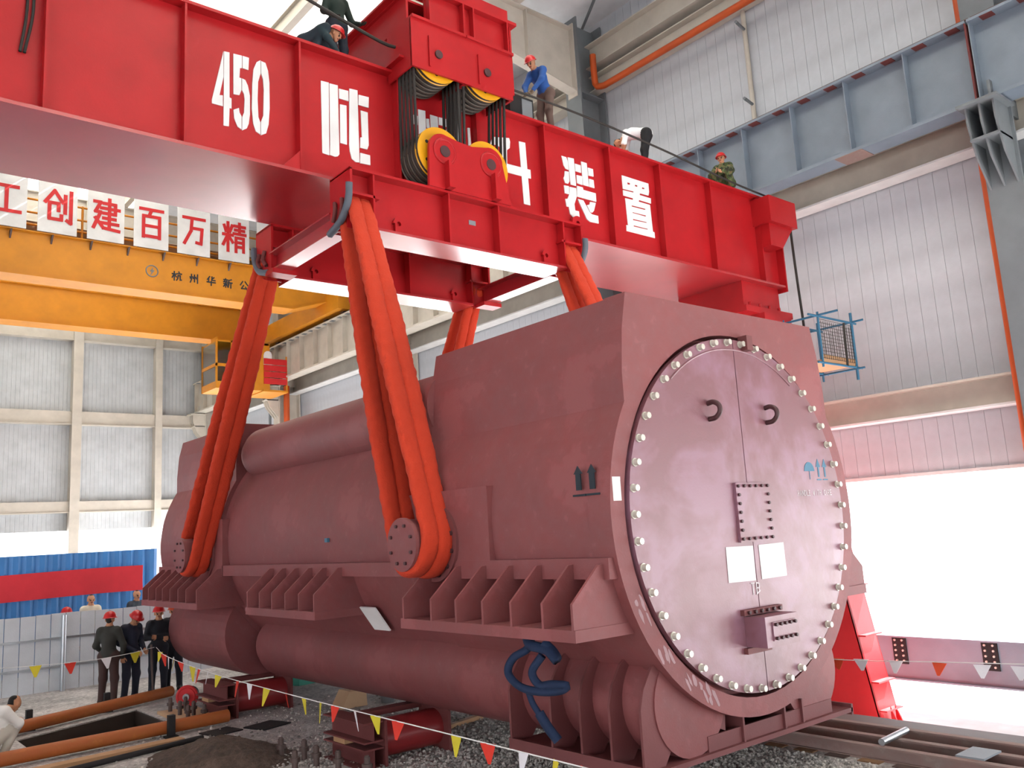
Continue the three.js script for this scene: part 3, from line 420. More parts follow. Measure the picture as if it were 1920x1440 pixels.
obj('rim_tag', [box(6.01, 6.12, 3.09, 3.32, ZF, ZF + 0.004), box(6.01, 6.12, 3.29, 3.32, ZF + 0.004, ZF + 0.006)], mat.paper, stator).userData.label = 'narrow white tag on the face rim';
// stencilled transport marks
let sk = 0;
const strokes = (list, x, y, w, h, t, z, th = 0.004) => list.map(([a, b, c, d, k = 1]) => {
  const dx = (c - a) * w, dy = (b - d) * h, len = Math.hypot(dx, dy), g = new THREE.BoxGeometry(len + t * k * 0.8, t * k, th);
  return g.rotateZ(Math.atan2(dy, dx)).translate(x + (a + c) / 2 * w, y + h - (b + d) / 2 * h, z + (sk++ % 17) * 0.0004);
});
obj('umbrella_mark', [prism([...circ(9.4, 3.37, 0.11, 12, 0, PI)], 'z', ZF + 0.03, ZF + 0.034), box(9.395, 9.405, 3.27, 3.37, ZF + 0.03, ZF + 0.034)], mat.inkBlue, stator);
obj('arrow_mark', [9.6, 9.74].flatMap((x) => [box(x - 0.015, x + 0.015, 3.3, 3.42, ZF + 0.03, ZF + 0.034), prism([[x - 0.05, 3.42], [x + 0.05, 3.42], [x, 3.52]], 'z', ZF + 0.03, ZF + 0.034), box(x - 0.05, x + 0.05, 3.26, 3.275, ZF + 0.03, ZF + 0.034)]), mat.inkBlue, stator);
{
  const A = { H: [[0, 0, 0, 1], [1, 0, 1, 1], [0, 0.5, 1, 0.5]], A: [[0, 1, 0.5, 0], [0.5, 0, 1, 1], [0.25, 0.65, 0.75, 0.65]], N: [[0, 1, 0, 0], [0, 0, 1, 1], [1, 1, 1, 0]], D: [[0, 0, 0, 1], [0, 0, 0.7, 0.1], [0.7, 0.1, 1, 0.5], [1, 0.5, 0.7, 0.9], [0.7, 0.9, 0, 1]], L: [[0, 0, 0, 1], [0, 1, 1, 1]], E: [[0, 0, 0, 1], [0, 0, 1, 0], [0, 0.5, 0.8, 0.5], [0, 1, 1, 1]], W: [[0, 0, 0.25, 1], [0.25, 1, 0.5, 0.3], [0.5, 0.3, 0.75, 1], [0.75, 1, 1, 0]], I: [[0.5, 0, 0.5, 1]], T: [[0, 0, 1, 0], [0.5, 0, 0.5, 1]], C: [[1, 0.1, 0.3, 0], [0.3, 0, 0, 0.5], [0, 0.5, 0.3, 1], [0.3, 1, 1, 0.9]], R: [[0, 1, 0, 0], [0, 0, 1, 0.1], [1, 0.1, 0.9, 0.5], [0.9, 0.5, 0, 0.5], [0.4, 0.5, 1, 1]], B: [[0, 0, 0, 1], [0, 0, 0.9, 0.1], [0.9, 0.1, 0.8, 0.45], [0.8, 0.45, 0, 0.5], [0.8, 0.5, 1, 0.75], [1, 0.75, 0, 1]], ' ': [] };
  const write = (s, x, y, h) => [...s].flatMap((c, i) => strokes(A[c] || [], x + i * h * 0.78, y, h * 0.5, h, h * 0.12, ZF + 0.031, 0.001));
  obj('stencil_text', [...write('HANDLE WITH CARE', 9.1, 3.08, 0.06)], mat.textPale, stator);
  obj('stencil_text', write('TB', 8.0, 2.04, 0.12), mat.textPale, stator);
}
for (let k = 0; k < 16; k++) { const a = rr(3.55, 4.45), r = rr(2.0, 2.12), cx = SX + r * Math.cos(a), cy = SY + r * Math.sin(a), P = []; const m = 9, l = rr(0.04, 0.11), w = rr(0.015, 0.03); for (let i = 0; i < m; i++) { const q = i / m * 2 * PI, s = rr(0.6, 1.2); P.push([cx + s * (l * Math.cos(q) * 0.5 + w * Math.sin(q) * 0.8), cy - s * (l * Math.cos(q) - w * Math.sin(q) * 0.5)]); } obj('paint_scuff', [prism(P, 'z', ZF, ZF + 0.0015 + k * 0.0001)], mat.scuff, stator); }
// arrows on the left side of the near block
obj('side_arrow_mark', [-6.17, -5.98].flatMap((z) => { const x = 5.965; return [box(x - 0.01, x + 0.004, 3.22, 3.38, z - 0.035, z + 0.035), prism([[z - 0.06, 3.38], [z + 0.06, 3.38], [z, 3.46]], 'x', x - 0.008, x + 0.002), box(x - 0.008, x + 0.006, 3.16, 3.18, z - 0.09, z + 0.09)]; }), mat.text, stator);
obj('small_mark', [box(5.99, 6.03, 2.86, 2.92, -11.6, -11.52)], mat.inkBlue, stator);
obj('document_pouch', [new THREE.BoxGeometry(0.02, 0.4, 0.42).rotateZ(0.62).translate(6.3, 1.78, -10.75)], mat.paper, stator).userData.label = 'white document pouch below the middle foot';
// trunnion pads and trunnions
for (const [z, dz0, dz1] of [[-8.66, -1.05, 1.03], [-16.2, -1.0, 0.8]]) for (const s of [-1, 1]) {
  const X = (d) => FX + s * d;
  obj('trunnion_pad', [box(X(1.95), X(2.13), 2.56, 3.38, z + dz0, z + dz1)], mat.primer, stator);
  const t = obj('trunnion', [cyl([X(2.0), 2.78, z], [X(2.58), 2.78, z], 0.29, 32)], mat.primer, stator);
  obj('base_flange', [cyl([X(2.0), 2.78, z], [X(2.17), 2.78, z], 0.46, 36)], mat.primerDark, t);
  obj('end_disc', [cyl([X(2.57), 2.78, z], [X(2.62), 2.78, z], 0.31, 32)], mat.primer, t);
  for (let k = 0; k < 8; k++) { const a = (k + 0.5) * PI / 4; obj('disc_bolt', [cyl([X(2.62), 2.78 + 0.23 * Math.sin(a), z + 0.23 * Math.cos(a)], [X(2.645), 2.78 + 0.23 * Math.sin(a), z + 0.23 * Math.cos(a)], 0.022, 6)], mat.boltDark, t); }
  for (let k = 0; k < 12; k++) { const a = (k + 0.5) * PI / 6; obj('flange_bolt', [cyl([X(2.17), 2.78 + 0.39 * Math.sin(a), z + 0.39 * Math.cos(a)], [X(2.2), 2.78 + 0.39 * Math.sin(a), z + 0.39 * Math.cos(a)], 0.03, 6)], mat.boltDark, t); }
}
// supporting feet
for (const s of [-1, 1]) for (const [zs, l] of [[[-8.75, -8.18, -7.71, -7.24, -6.78, -6.31, -5.9], 'near foot'], [[-13.25, -12.79, -12.35, -11.9, -11.46, -11.0], 'middle foot'], [[-18.49, -18.12, -17.66, -17.28, -16.85, -16.41, -15.99, -15.46], 'far foot']]) {
  const X = (d) => FX + s * d, z0 = zs[0] - 0.06, z1 = zs[zs.length - 1] + 0.03;
  const f = obj('foot', [box(X(1.6), X(2.57), 1.83, 1.94, z0, z1)], mat.primer, stator); f.userData.label = l + ' with slanted ribs';
  for (const z of zs) obj('rib', [prism([[X(2.57), 1.94], [X(2.57), 2.17], [X(2.2), 2.5], [X(1.85), 2.52], [X(1.6), 1.94]], 'z', z - 0.015, z + 0.015)], mat.primer, f);
}
// skid base under the near end
{
  const y0 = 0.52, k = obj('skid_base', [box(6.28, 9.86, y0, y0 + 0.05, -7.88, -5.8)], mat.primerDark, stator);
  for (const z of [-7.85, -7.17, -6.72, -6.3, -5.89]) for (const s of [-1, 1]) {
    const X = (d) => FX + s * d, P = [[X(1.79), y0 + 0.05], [X(1.79), 1.12], [X(1.73), 1.3], [X(1.6), 1.48], [X(1.42), 1.6], [X(0.5), 1.2], [X(0.55), y0 + 0.2], [X(0.95), y0 + 0.36], [X(1.3), y0 + 0.3], [X(1.5), y0 + 0.05]];
    if (z < -6 || s < 0) obj('skid_rib', [prism(P, 'z', z - 0.015, z + 0.015)], mat.primerDark, k);
  }
  obj('skid_side', [box(6.27, 6.31, y0 - 0.03, y0 + 0.09, -7.88, -5.8)], mat.primerDark, k); obj('skid_side', [box(9.83, 9.87, y0 - 0.03, y0 + 0.09, -7.88, -5.8)], mat.primerDark, k);
  for (const x of [7.75, 8.5, 8.85]) obj('cross_web', [box(x, x + 0.03, y0 + 0.05, y0 + 0.3, -7.8, -5.82)], mat.primerDark, k);
  obj('front_channel', [box(7.2, 9.5, y0 + 0.05, y0 + 0.2, -5.88, -5.85)], mat.primerDark, k);
}
// blue rope tied under the near foot
tag(obj('tie_rope', [tube([[5.86, 1.83, -6.9], [5.84, 1.68, -6.95], [5.78, 1.58, -7.12], [5.74, 1.44, -7.17], [5.75, 1.32, -7.02], [5.8, 1.28, -6.8], [5.86, 1.3, -6.55], [5.86, 1.36, -6.42], [5.83, 1.36, -6.6], [5.82, 1.34, -6.78], [5.8, 1.46, -6.86], [5.86, 1.62, -6.76]], 0.042, 90, 8), tube([[5.9, 1.76, -7.02], [5.8, 1.72, -6.85], [5.84, 1.68, -6.65], [5.82, 1.6, -6.5], [5.86, 1.66, -6.6], [5.84, 1.74, -6.7]], 0.055, 36, 8), tube([[5.8, 1.3, -6.95], [5.84, 1.15, -6.93], [5.86, 1.04, -6.85]], 0.032, 16, 8), tube([[5.86, 1.06, -6.86], [5.9, 0.92, -6.78], [5.95, 0.8, -6.7]], 0.05, 12, 8)], mat.blueRope), 'dark blue rope knotted under the near stator foot', 'rope');
// ---------- yellow bridge crane ----------
const crane = thing('bridge_crane', 'yellow double-girder bridge crane with white slogan boards', 'crane', [5, 13, -40]);
for (const [z, l] of [[-36, 'near'], [-43.3, 'far']]) {
  const g = obj('crane_girder', [prism([[-13, 13.65], [17.2, 13.65], [19.2, 14.3], [19.2, 15.35], [-13, 15.35]], 'z', z - 0.9, z - 0.86), prism([[-13, 13.65], [17.2, 13.65], [19.2, 14.3], [19.2, 15.35], [-13, 15.35]], 'z', z - 0.04, z)], mat.yellow, crane);
  obj('top_plate', [box(-13, 19.2, 15.35, 15.4, z - 1.0, z + 0.12)], mat.yellow, g); obj('bottom_plate', [prism([[-13, 13.6], [17.2, 13.6], [19.2, 14.25], [19.2, 14.3], [17.2, 13.65], [-13, 13.65]], 'z', z - 1.0, z + 0.1)], mat.yellow, g);
  if (l === 'near') for (let x = 4.2; x < 19; x += 1.42) obj('walkway_bracket', [prism([[z, 15.3], [z + 0.3, 15.3], [z, 15.0]], 'x', x, x + 0.06)], mat.steelDark, g);
}
obj('end_carriage', [box(18.9, 19.9, 13.6, 14.5, -44.6, -34.8)], mat.yellow, crane);
copies('carriage_wheel', cyl([-0.08, 0, 0], [0.08, 0, 0], 0.3, 18), mat.steelDark, [-35.3, -37, -42.5, -44.2].map((z) => [19.45, 13.82, z]), crane);
for (let x = 2; x < 19; x += 2.1) obj('railing_post', [cyl([x, 15.4, -36.6], [x, 17.0, -36.6], 0.05, 6)], mat.yellow, crane);
for (const y of [15.9, 16.4, 16.95]) obj('railing_bar', [cyl([0, y, -36.6], [19, y, -36.6], 0.045, 6)], mat.yellow, crane);
obj('equipment_cabinet', [box(0, 19, 15.4, 16.1, -37.6, -36.8)], mat.timber, crane);
for (const [y0, y1] of [[16.3, 16.9], [17.05, 17.6]]) obj('trolley_rail_panel', [box(3, 19, y0, y1, -43.9, -43.8)], mat.beige, crane);
// slogan boards with red characters
const SG = {
  gong: [[15, 18, 85, 18], [50, 18, 50, 82], [6, 84, 94, 84]],
  chuang: [[38, 8, 8, 42], [38, 8, 66, 38], [22, 42, 52, 42], [52, 42, 52, 62], [22, 42, 22, 84], [22, 86, 62, 86], [62, 86, 62, 74], [74, 18, 74, 66], [93, 6, 93, 92], [93, 92, 80, 86]],
  jian: [[40, 18, 82, 18], [32, 32, 96, 32], [40, 46, 82, 46], [82, 18, 82, 46], [40, 60, 82, 60], [34, 74, 92, 74], [61, 5, 61, 84], [8, 16, 30, 16], [30, 16, 12, 44], [12, 44, 30, 44], [30, 44, 6, 90], [12, 62, 40, 88], [40, 88, 96, 92]],
  bai: [[8, 12, 92, 12], [50, 12, 40, 32], [20, 32, 20, 93], [80, 32, 80, 93], [20, 32, 80, 32], [20, 60, 80, 60], [20, 90, 80, 90]],
  wan: [[8, 14, 92, 14], [42, 14, 38, 52], [38, 52, 12, 92], [40, 44, 82, 44], [82, 44, 78, 88], [78, 88, 60, 86]],
  jing: [[24, 6, 24, 94], [4, 44, 44, 44], [8, 16, 16, 34], [42, 14, 32, 34], [22, 46, 4, 76], [26, 46, 44, 66], [52, 14, 96, 14], [54, 26, 92, 26], [48, 38, 98, 38], [73, 4, 73, 38], [58, 50, 58, 94], [90, 50, 90, 92], [58, 50, 90, 50], [58, 64, 90, 64], [58, 78, 90, 78]],
  pin: [[28, 8, 72, 8], [28, 40, 72, 40], [28, 8, 28, 42], [72, 8, 72, 42], [6, 54, 44, 54], [6, 92, 44, 92], [6, 54, 6, 94], [44, 54, 44, 94], [56, 54, 94, 54], [56, 92, 94, 92], [56, 54, 56, 94], [94, 54, 94, 94]],
  hang: [[4, 30, 46, 30], [25, 6, 25, 94], [22, 34, 4, 68], [28, 36, 46, 58], [70, 4, 76, 16], [52, 24, 98, 24], [62, 42, 60, 72], [60, 72, 48, 92], [62, 42, 84, 42], [84, 42, 84, 86], [84, 86, 97, 84]],
  zhou: [[22, 10, 22, 60], [22, 60, 10, 92], [53, 12, 53, 84], [84, 6, 84, 94], [8, 36, 12, 52], [36, 34, 40, 50], [66, 34, 70, 50]],
  hua: [[34, 6, 10, 38], [24, 26, 24, 52], [80, 12, 54, 34], [58, 6, 58, 42], [58, 42, 92, 42], [6, 64, 94, 64], [50, 52, 50, 96]],
  xin: [[26, 4, 30, 12], [6, 16, 50, 16], [16, 22, 20, 34], [40, 22, 36, 34], [4, 38, 52, 38], [6, 56, 50, 56], [28, 38, 28, 94], [20, 64, 6, 86], [36, 64, 48, 80], [90, 8, 62, 18], [62, 18, 62, 60], [62, 60, 52, 92], [62, 42, 98, 42], [82, 42, 82, 96]],
  gongsi: [[36, 8, 10, 48], [62, 8, 92, 46], [46, 48, 22, 84], [22, 84, 78, 82], [66, 64, 84, 92]],
};
const sc = (k) => SG[k].map((s) => s.map((v) => v / 100));
['gong', 'chuang', 'jian', 'bai', 'wan', 'jing', 'pin', 'gong'].forEach((k, i) => {
  const x = 4.75 + i * 1.78, b = obj('slogan_board', [box(x, x + 1.4, 15.42, 17.68, -35.86, -35.82)], mat.white, crane); b.userData.label = ['white board with the first red character at the picture edge', 'second white slogan board from the left', 'third white slogan board from the left', 'fourth white slogan board from the left', 'fifth white slogan board from the left', 'sixth white slogan board half behind the spreader', 'seventh white slogan board behind the spreader', 'last white slogan board behind the spreader'][i];
  obj('red_character', strokes(sc(k), x + 0.16, 15.78, 1.08, 1.5, 0.14, -35.81), mat.boardRed, b);
});
['hang', 'zhou', 'hua', 'xin', 'gongsi', 'gong'].forEach((k, i) => { const m = obj('maker_character', strokes(sc(k), 11.7 + i * 0.74, 14.2, 0.42, 0.44, 0.055, -35.992), mat.text, crane); if (!i) m.userData.label = 'dark maker lettering on the yellow girder'; });
obj('maker_emblem', [new THREE.TorusGeometry(0.24, 0.025, 5, 28).translate(10.89, 14.49, -35.99), prism([[10.94, 14.67], [10.8, 14.47], [10.88, 14.47], [10.82, 14.29], [11.0, 14.53], [10.91, 14.53]], 'z', -36, -35.985)], mat.column, crane);
// driver's cab below the crane
{
  const x0 = 15.5, x1 = 18.3, y0 = 10.65, y1 = 13.1, z0 = -43.0, z1 = -41;
  const c = obj('driver_cab', [box(x0 + 0.1, x1 - 0.05, y1 - 0.1, y1, z0, z1), box(x0 + 0.01, x1 - 0.01, y0, y0 + 0.35, z0 + 0.01, z1 - 0.01), box(x1 - 0.1, x1, y0, y1, z0, z1 - 0.02), box(x0 + 0.75, x1 - 0.05, y0, y1, z1 - 0.06, z1), box(x0, x0 + 0.08, y0, y1, z1 - 0.1, z1), box(x0, x0 + 0.08, y0, y1, z0, z0 + 0.1), box(x0, x1, y0, y1, z0, z0 + 0.06), box(x0, x0 + 0.06, 11.75, 11.9, z0, z1), box(x0, x0 + 0.75, 11.75, 11.9, z1 - 0.06, z1)], mat.yellow, crane);
  obj('window_pane', [box(x0 + 0.03, x0 + 0.05, y0 + 0.35, y1 - 0.1, z0 + 0.1, z1 - 0.1)], mat.glassDark, c); obj('window_pane', [box(x0 + 0.08, x0 + 0.75, y0 + 0.35, y1 - 0.1, z1 - 0.04, z1 - 0.02)], mat.glassDark, c);
  obj('hanger', [box(x0 + 0.6, x0 + 0.8, 13.1, 13.6, -43.3, -42.4), box(x1 - 0.6, x1 - 0.4, 13.1, 13.6, -43.3, -42.4)], mat.yellow, c);
  for (let k = 0; k < 4; k++) obj('red_slat', [box(x1 - 0.35, x1 + 0.9, 11.0 + k * 0.34, 11.3 + k * 0.34, z1 + 0.02, z1 + 0.06)], mat.boardRed, c);
  obj('platform_frame', [box(x1 - 0.4, x1 + 0.95, 10.6, 10.7, z0, z1 + 0.06), cyl([x1 + 0.9, 10.7, z1], [x1 + 0.9, 12.5, z1], 0.05, 6)], mat.yellow, c);
  obj('arched_window', [prism([[x1 - 0.35, 12.0], [x1 + 0.1, 12.0], [x1 + 0.1, 12.5], ...circ(x1 - 0.12, 12.5, 0.22, 8, 0, PI), [x1 - 0.35, 12.5]], 'z', z1 + 0.0, z1 + 0.03)], mat.white, c);
}
// steel access stair under the cab
{
  const t = thing('access_platform', 'small grey steel access platform below the yellow cab', 'platform', [19, 8, -45]);
  obj('deck', [box(17.8, 20.2, 9.0, 9.12, -46.5, -45)], mat.greyPaint, t);
  for (const [a, b] of [[[17.9, 9.1, -45.1], [17.9, 10.4, -45.1]], [[20.1, 9.1, -45.1], [20.1, 10.4, -45.1]], [[17.9, 9.0, -45.1], [18.6, 7.2, -45.4]], [[20.1, 9, -45.1], [19.6, 7.2, -45.4]]]) obj('strut', [cyl(a, b, 0.08, 8)], mat.greyPaint, t);
  obj('support_post', [box(18.5, 18.7, -1.86, 9, -45.6, -45.4), box(19.5, 19.7, -1.86, 9, -45.6, -45.4)], mat.greyPaint, t);
}

// ---------- hoarding, blue fence and banner at the left ----------
{
  const t = thing('hoarding', 'grey sheet hoarding behind the group of workers', 'hoarding', [3, 0, -21.6]);
  for (let x = -12; x < 8; x += 0.3) obj('hoarding_panel', [box(x + 0.007, x + 0.293, 0.02, 1.65 + 0.01 * Math.sin(x * 3), -21.64, -21.6)], mat.hoard, t);
  for (const y of [0.5, 1.1]) obj('rail', [box(-12, 8, y, y + 0.05, -21.6, -21.57)], mat.galv, t);
  obj('post', [cyl([4.75, 0, -21.52], [4.75, 1.62, -21.52], 0.05, 8)], mat.galv, t);
  const b = thing('blue_fence', 'blue corrugated sheet fence behind the red banner', 'fence', [3, 0, -25]);
  for (let x = -12; x < 7.6; x += 0.3) obj('corrugated_sheet', [prism([[x, -25], [x + 0.09, -24.94], [x + 0.21, -24.94], [x + 0.3, -25], [x + 0.3, -25.01], [x + 0.2, -24.95], [x + 0.1, -24.95], [x, -25.01]], 'y', 0, 2.97)], mat.blueSheet, b);
  const n = 60, pos = [], idx = []; for (let i = 0; i <= n; i++) for (const j of [0, 1, 2, 3]) { const x = -10 + i / n * 17.4; pos.push(x, 2.52 - j * 0.22 - 0.03 * Math.sin(x * 0.7), -24.86 + 0.03 * Math.sin(x * 1.3 + j)); }
  for (let i = 0; i < n; i++) for (let j = 0; j < 3; j++) { const a = i * 4 + j; idx.push(a, a + 1, a + 4, a + 1, a + 5, a + 4); }
  const g = new THREE.BufferGeometry(); g.setAttribute('position', new THREE.Float32BufferAttribute(pos, 3)); g.setIndex(idx); g.computeVertexNormals();
  tag(obj('red_banner', [g], mat.banner), 'long plain red banner hung along the blue fence', 'banner');
}

// ---------- hanging scaffold basket at the girder end ----------
{
  const t = thing('scaffold_basket', 'blue pipe scaffold basket with net under the girder end', 'basket', [18.8, 6.1, -10.9]);
  const P = (a, b, r = 0.035) => obj('scaffold_pipe', [cyl(a, b, r * 0.75, 10)], mat.bluePipe, t);
  const x0 = 18.0, x1 = 19.5, z0 = -11.2, z1 = -10.3, y0 = 6.28, y1 = 7.38;
  P([x0 - 0.4, y1, z1], [x1 + 0.2, y1, z1]); P([x0 - 0.4, y1, z0], [x1 + 0.2, y1, z0]); P([x1, y1 + 0.02, z0 - 0.2], [x1, y1 + 0.02, z1 + 0.3]); P([x0, y1 + 0.02, z0 - 0.2], [x0, y1 + 0.02, z1 + 0.5]);
  P([x1, y0 - 0.3, z1], [x1, y1 + 0.25, z1], 0.045); P([x1, y0 - 0.2, z0], [x1, y1 + 0.2, z0]); P([x0, y0 - 0.1, z1], [x0, y1 + 0.1, z1]); P([x0, y0, z0], [x0, y1 + 0.1, z0]);
  P([x0 - 0.2, y0, z1], [x1 + 0.25, y0, z1]); P([x0 - 0.2, y0, z0], [x1 + 0.25, y0, z0]); P([x1, y0 - 0.03, z0 - 0.2], [x1, y0 - 0.03, z1 + 0.2]);
  obj('floor_board', [box(x0, x1 - 0.05, y0 + 0.03, y0 + 0.08, z0, z1)], mat.wood, t); obj('toe_board', [box(x0, x1, y0 + 0.08, y0 + 0.2, z1 - 0.03, z1)], mat.wood, t);
  const net = []; for (let k = 0; k <= 16; k++) { const x = x0 + (x1 - x0) * k / 16; net.push(cyl([x, y0 + 0.1, z1 + 0.01], [x, y1 - 0.1, z1 + 0.01], 0.006, 4)); } for (let k = 0; k <= 12; k++) { const y = y0 + 0.12 + 1.0 * k / 12; net.push(cyl([x0, y, z1 + 0.01], [x1, y - 0.02, z1 + 0.01], 0.006, 4)); }
  for (let k = 0; k <= 12; k++) { const z = z0 + (z1 - z0) * k / 12; net.push(cyl([x1, y0 + 0.1, z], [x1, y1 - 0.1, z], 0.006, 4)); }
  net.push(cyl([19.05, y0, z1 + 0.02], [19.1, y1 - 0.05, z1 + 0.02], 0.03, 6)); const nt = obj('safety_net', net, mat.net, t); nt.userData.kind = 'stuff';
}
// ---------- things on the ground ----------
tag(obj('orange_pipe', [cyl([-1.0, 0.13, -15.1], [6.0, 0.13, -18.24], 0.1, 20)], mat.pipeRust), 'rusty orange pipe lying at the feet of the workers', 'pipe');
tag(obj('orange_pipe', [cyl([-1.0, 0.13, -14.28], [5.75, 0.13, -14.67], 0.1, 20)], mat.pipeRust), 'rusty orange pipe lying on the near side of the pit', 'pipe');
for (const [x, z, l] of [[3.3, -17.24, 'dark post propping the far orange pipe at the left'], [4.7, -17.85, 'dark post propping the far orange pipe by the workers'], [4.75, -14.42, 'dark clamp post on the near orange pipe']]) tag(obj('pipe_post', [box(x - 0.05, x + 0.05, 0, 0.34, z - 0.05, z + 0.05), box(x - 0.09, x + 0.09, 0, 0.03, z - 0.09, z + 0.09)], mat.black), l, 'post');
tag(obj('base_slab', [prism([[5.25, -16.7], [5.9, -16.5], [5.75, -14.95], [5.2, -15.0]], 'y', 0, 0.05)], mat.card), 'thin tan slab with anchor bolts beside the pit', 'slab');
const boltGeo = mergeAll([cyl([0, 0, 0], [0, 0.22, 0], 0.035, 10), cyl([0, 0.1, 0], [0, 0.15, 0], 0.06, 6), cyl([0, 0.22, 0], [0, 0.235, 0], 0.025, 10)]);
setUV(boltGeo);
const anchor = (x, y, z, m, label, group, s = 1) => { const b = new THREE.Mesh(boltGeo, m); b.name = numbered('anchor_bolt'); b.position.set(x, y, z); b.scale.setScalar(s); b.castShadow = b.receiveShadow = true; scene.add(b); tag(b, label, 'bolt', group); };
for (const [x, z] of [[5.4, -16.45], [5.62, -16.3], [5.4, -15.95], [5.55, -15.7], [5.35, -15.4], [5.55, -15.2]]) anchor(x, 0.05, z, mat.steelDark, 'dark anchor bolt standing on the tan slab', 'anchor bolts on the slab');
for (const [x, z] of [[5.35, -11.75], [5.5, -11.35], [5.45, -10.9], [5.5, -10.4], [5.15, -10.9], [5.6, -9.85]]) anchor(x, 0, z, mat.steelDark, 'anchor bolt in the gravel by the near red pedestal', 'anchor bolts near the pedestal', 1.1);
// red pedestals under the stator
function pedestal(x, z, label, th) {
  const t = thing('pedestal', label, 'pedestal', [x, 0, z]);
  obj('tube', [cyl([x + 0.2, 0.28, z], [x + 1.15, 0.28, z], 0.24, 28)], mat.pedRed, t);
  obj('end_plate', [box(x + 1.15, x + 1.19, 0, 0.6, z - 0.36, z + 0.36)], mat.padRed, t); obj('end_plate', [box(x + 0.16, x + 0.2, 0, 0.56, z - 0.35, z + 0.35)], mat.padRed, t);
  for (const y of [0, 0.32]) { const b = obj('support_beam', ibeam('z', z - 0.75, z + 0.35, x, y, y + 0.25, 0.28, 0.02, 0.014), mat.padRed, t); }
  obj('spacer', [box(x - 0.12, x + 0.12, 0.25, 0.32, z - 0.5, z - 0.2)], mat.wood, t);
  obj('back_rail', [box(x + 0.15, x + 1.15, 0.5, 0.57, z - 0.5, z - 0.3)], mat.padRed, t);
}
pedestal(5.85, -10.45, 'red tube pedestal with stacked beams, nearer one on the gravel');
pedestal(5.85, -15.3, 'red tube pedestal with stacked beams, farther one near the workers');
{
  const t = thing('cable_reel', 'small red reel with steel hub beside the workers', 'reel', [5.8, 0, -16.75]);
  obj('rim', [new THREE.TorusGeometry(0.17, 0.035, 8, 28).rotateY(-0.6).translate(5.8, 0.21, -16.75)], mat.boardRed, t);
  obj('drum', [cyl([5.8, 0.21, -16.75], [5.95, 0.21, -16.97], 0.15, 20)], mat.black, t); obj('face', [cyl([5.78, 0.21, -16.72], [5.81, 0.21, -16.76], 0.15, 24)], mat.boardRed, t);
  obj('hub', [cyl([5.75, 0.21, -16.68], [5.8, 0.21, -16.75], 0.06, 12)], mat.galv, t);
}
{
  const t = thing('bucket', 'small galvanised bucket beneath the stator', 'bucket', [8.35, 0, -13.9]);
  obj('body', [new THREE.LatheGeometry([[0, 0.01], [0.12, 0.01], [0.15, 0.3], [0.158, 0.3], [0.158, 0.31], [0.145, 0.31], [0.115, 0.03], [0, 0.03]].map((p) => new THREE.Vector2(...p)), 24).translate(8.35, 0, -13.9)], mat.galv, t);
  obj('bail', [new THREE.TorusGeometry(0.15, 0.006, 5, 20, PI).translate(8.35, 0.3, -13.9)], mat.steelDark, t);
  const c = thing('carton', 'small tan carton next to the bucket', 'carton', [7.75, 0, -14.15]);
  obj('body', [prism([[7.5, 0], [8.0, 0], [7.98, 0.26], [7.66, 0.28]], 'z', -14.4, -14.0)], mat.card, c); obj('flap', [new THREE.BoxGeometry(0.3, 0.01, 0.18).rotateX(0.7).translate(7.82, 0.33, -14.05)], mat.card, c);
}
tag(obj('timber_plank', [new THREE.BoxGeometry(1.0, 0.06, 0.1).rotateY(0.25).translate(8.1, 0.03, -11.3)], mat.wood), 'short timber plank on the gravel beneath the stator', 'plank');
tag(obj('steel_plate', [new THREE.BoxGeometry(0.55, 0.02, 0.5).rotateY(0.3).translate(6.1, 0.012, -13.9)], mat.black), 'dark square steel plate lying on the gravel', 'plate');
tag(obj('steel_plate', [new THREE.BoxGeometry(0.5, 0.02, 0.45).rotateY(0.2).translate(5.42, 0.012, -14.1)], mat.black), 'larger dark plate beside the near orange pipe', 'plate');
tag(obj('timber_plank', [new THREE.BoxGeometry(3.2, 0.05, 0.22).rotateY(0.1).translate(3.2, 0.025, -13.9)], mat.wood), 'long tan plank lying in front of the near orange pipe', 'plank');
tag(obj('steel_rod', [cyl([2.9, 0.05, -13.3], [5.0, 0.05, -13.75], 0.04, 8)], mat.black), 'thin dark bar lying before the tan plank', 'rod');
tag(obj('green_tarp', [prism([[8.0, -17.6], [9.1, -17.7], [9.0, -17.2], [8.2, -17.1]], 'y', 0, 0.22)], mat.green), 'small green bundle seen beneath the stator', 'bundle');
tag(obj('rope_coil', [tube([[7.0, 0.03, -5.6], [7.2, 0.03, -5.5], [7.35, 0.03, -5.7], [7.15, 0.03, -5.8], [7.0, 0.05, -5.65], [7.3, 0.06, -5.45], [7.6, 0.04, -5.55], [7.9, 0.03, -5.6]], 0.018, 60, 6)], mat.card), 'pale cord coiled on the gravel under the face', 'cord');
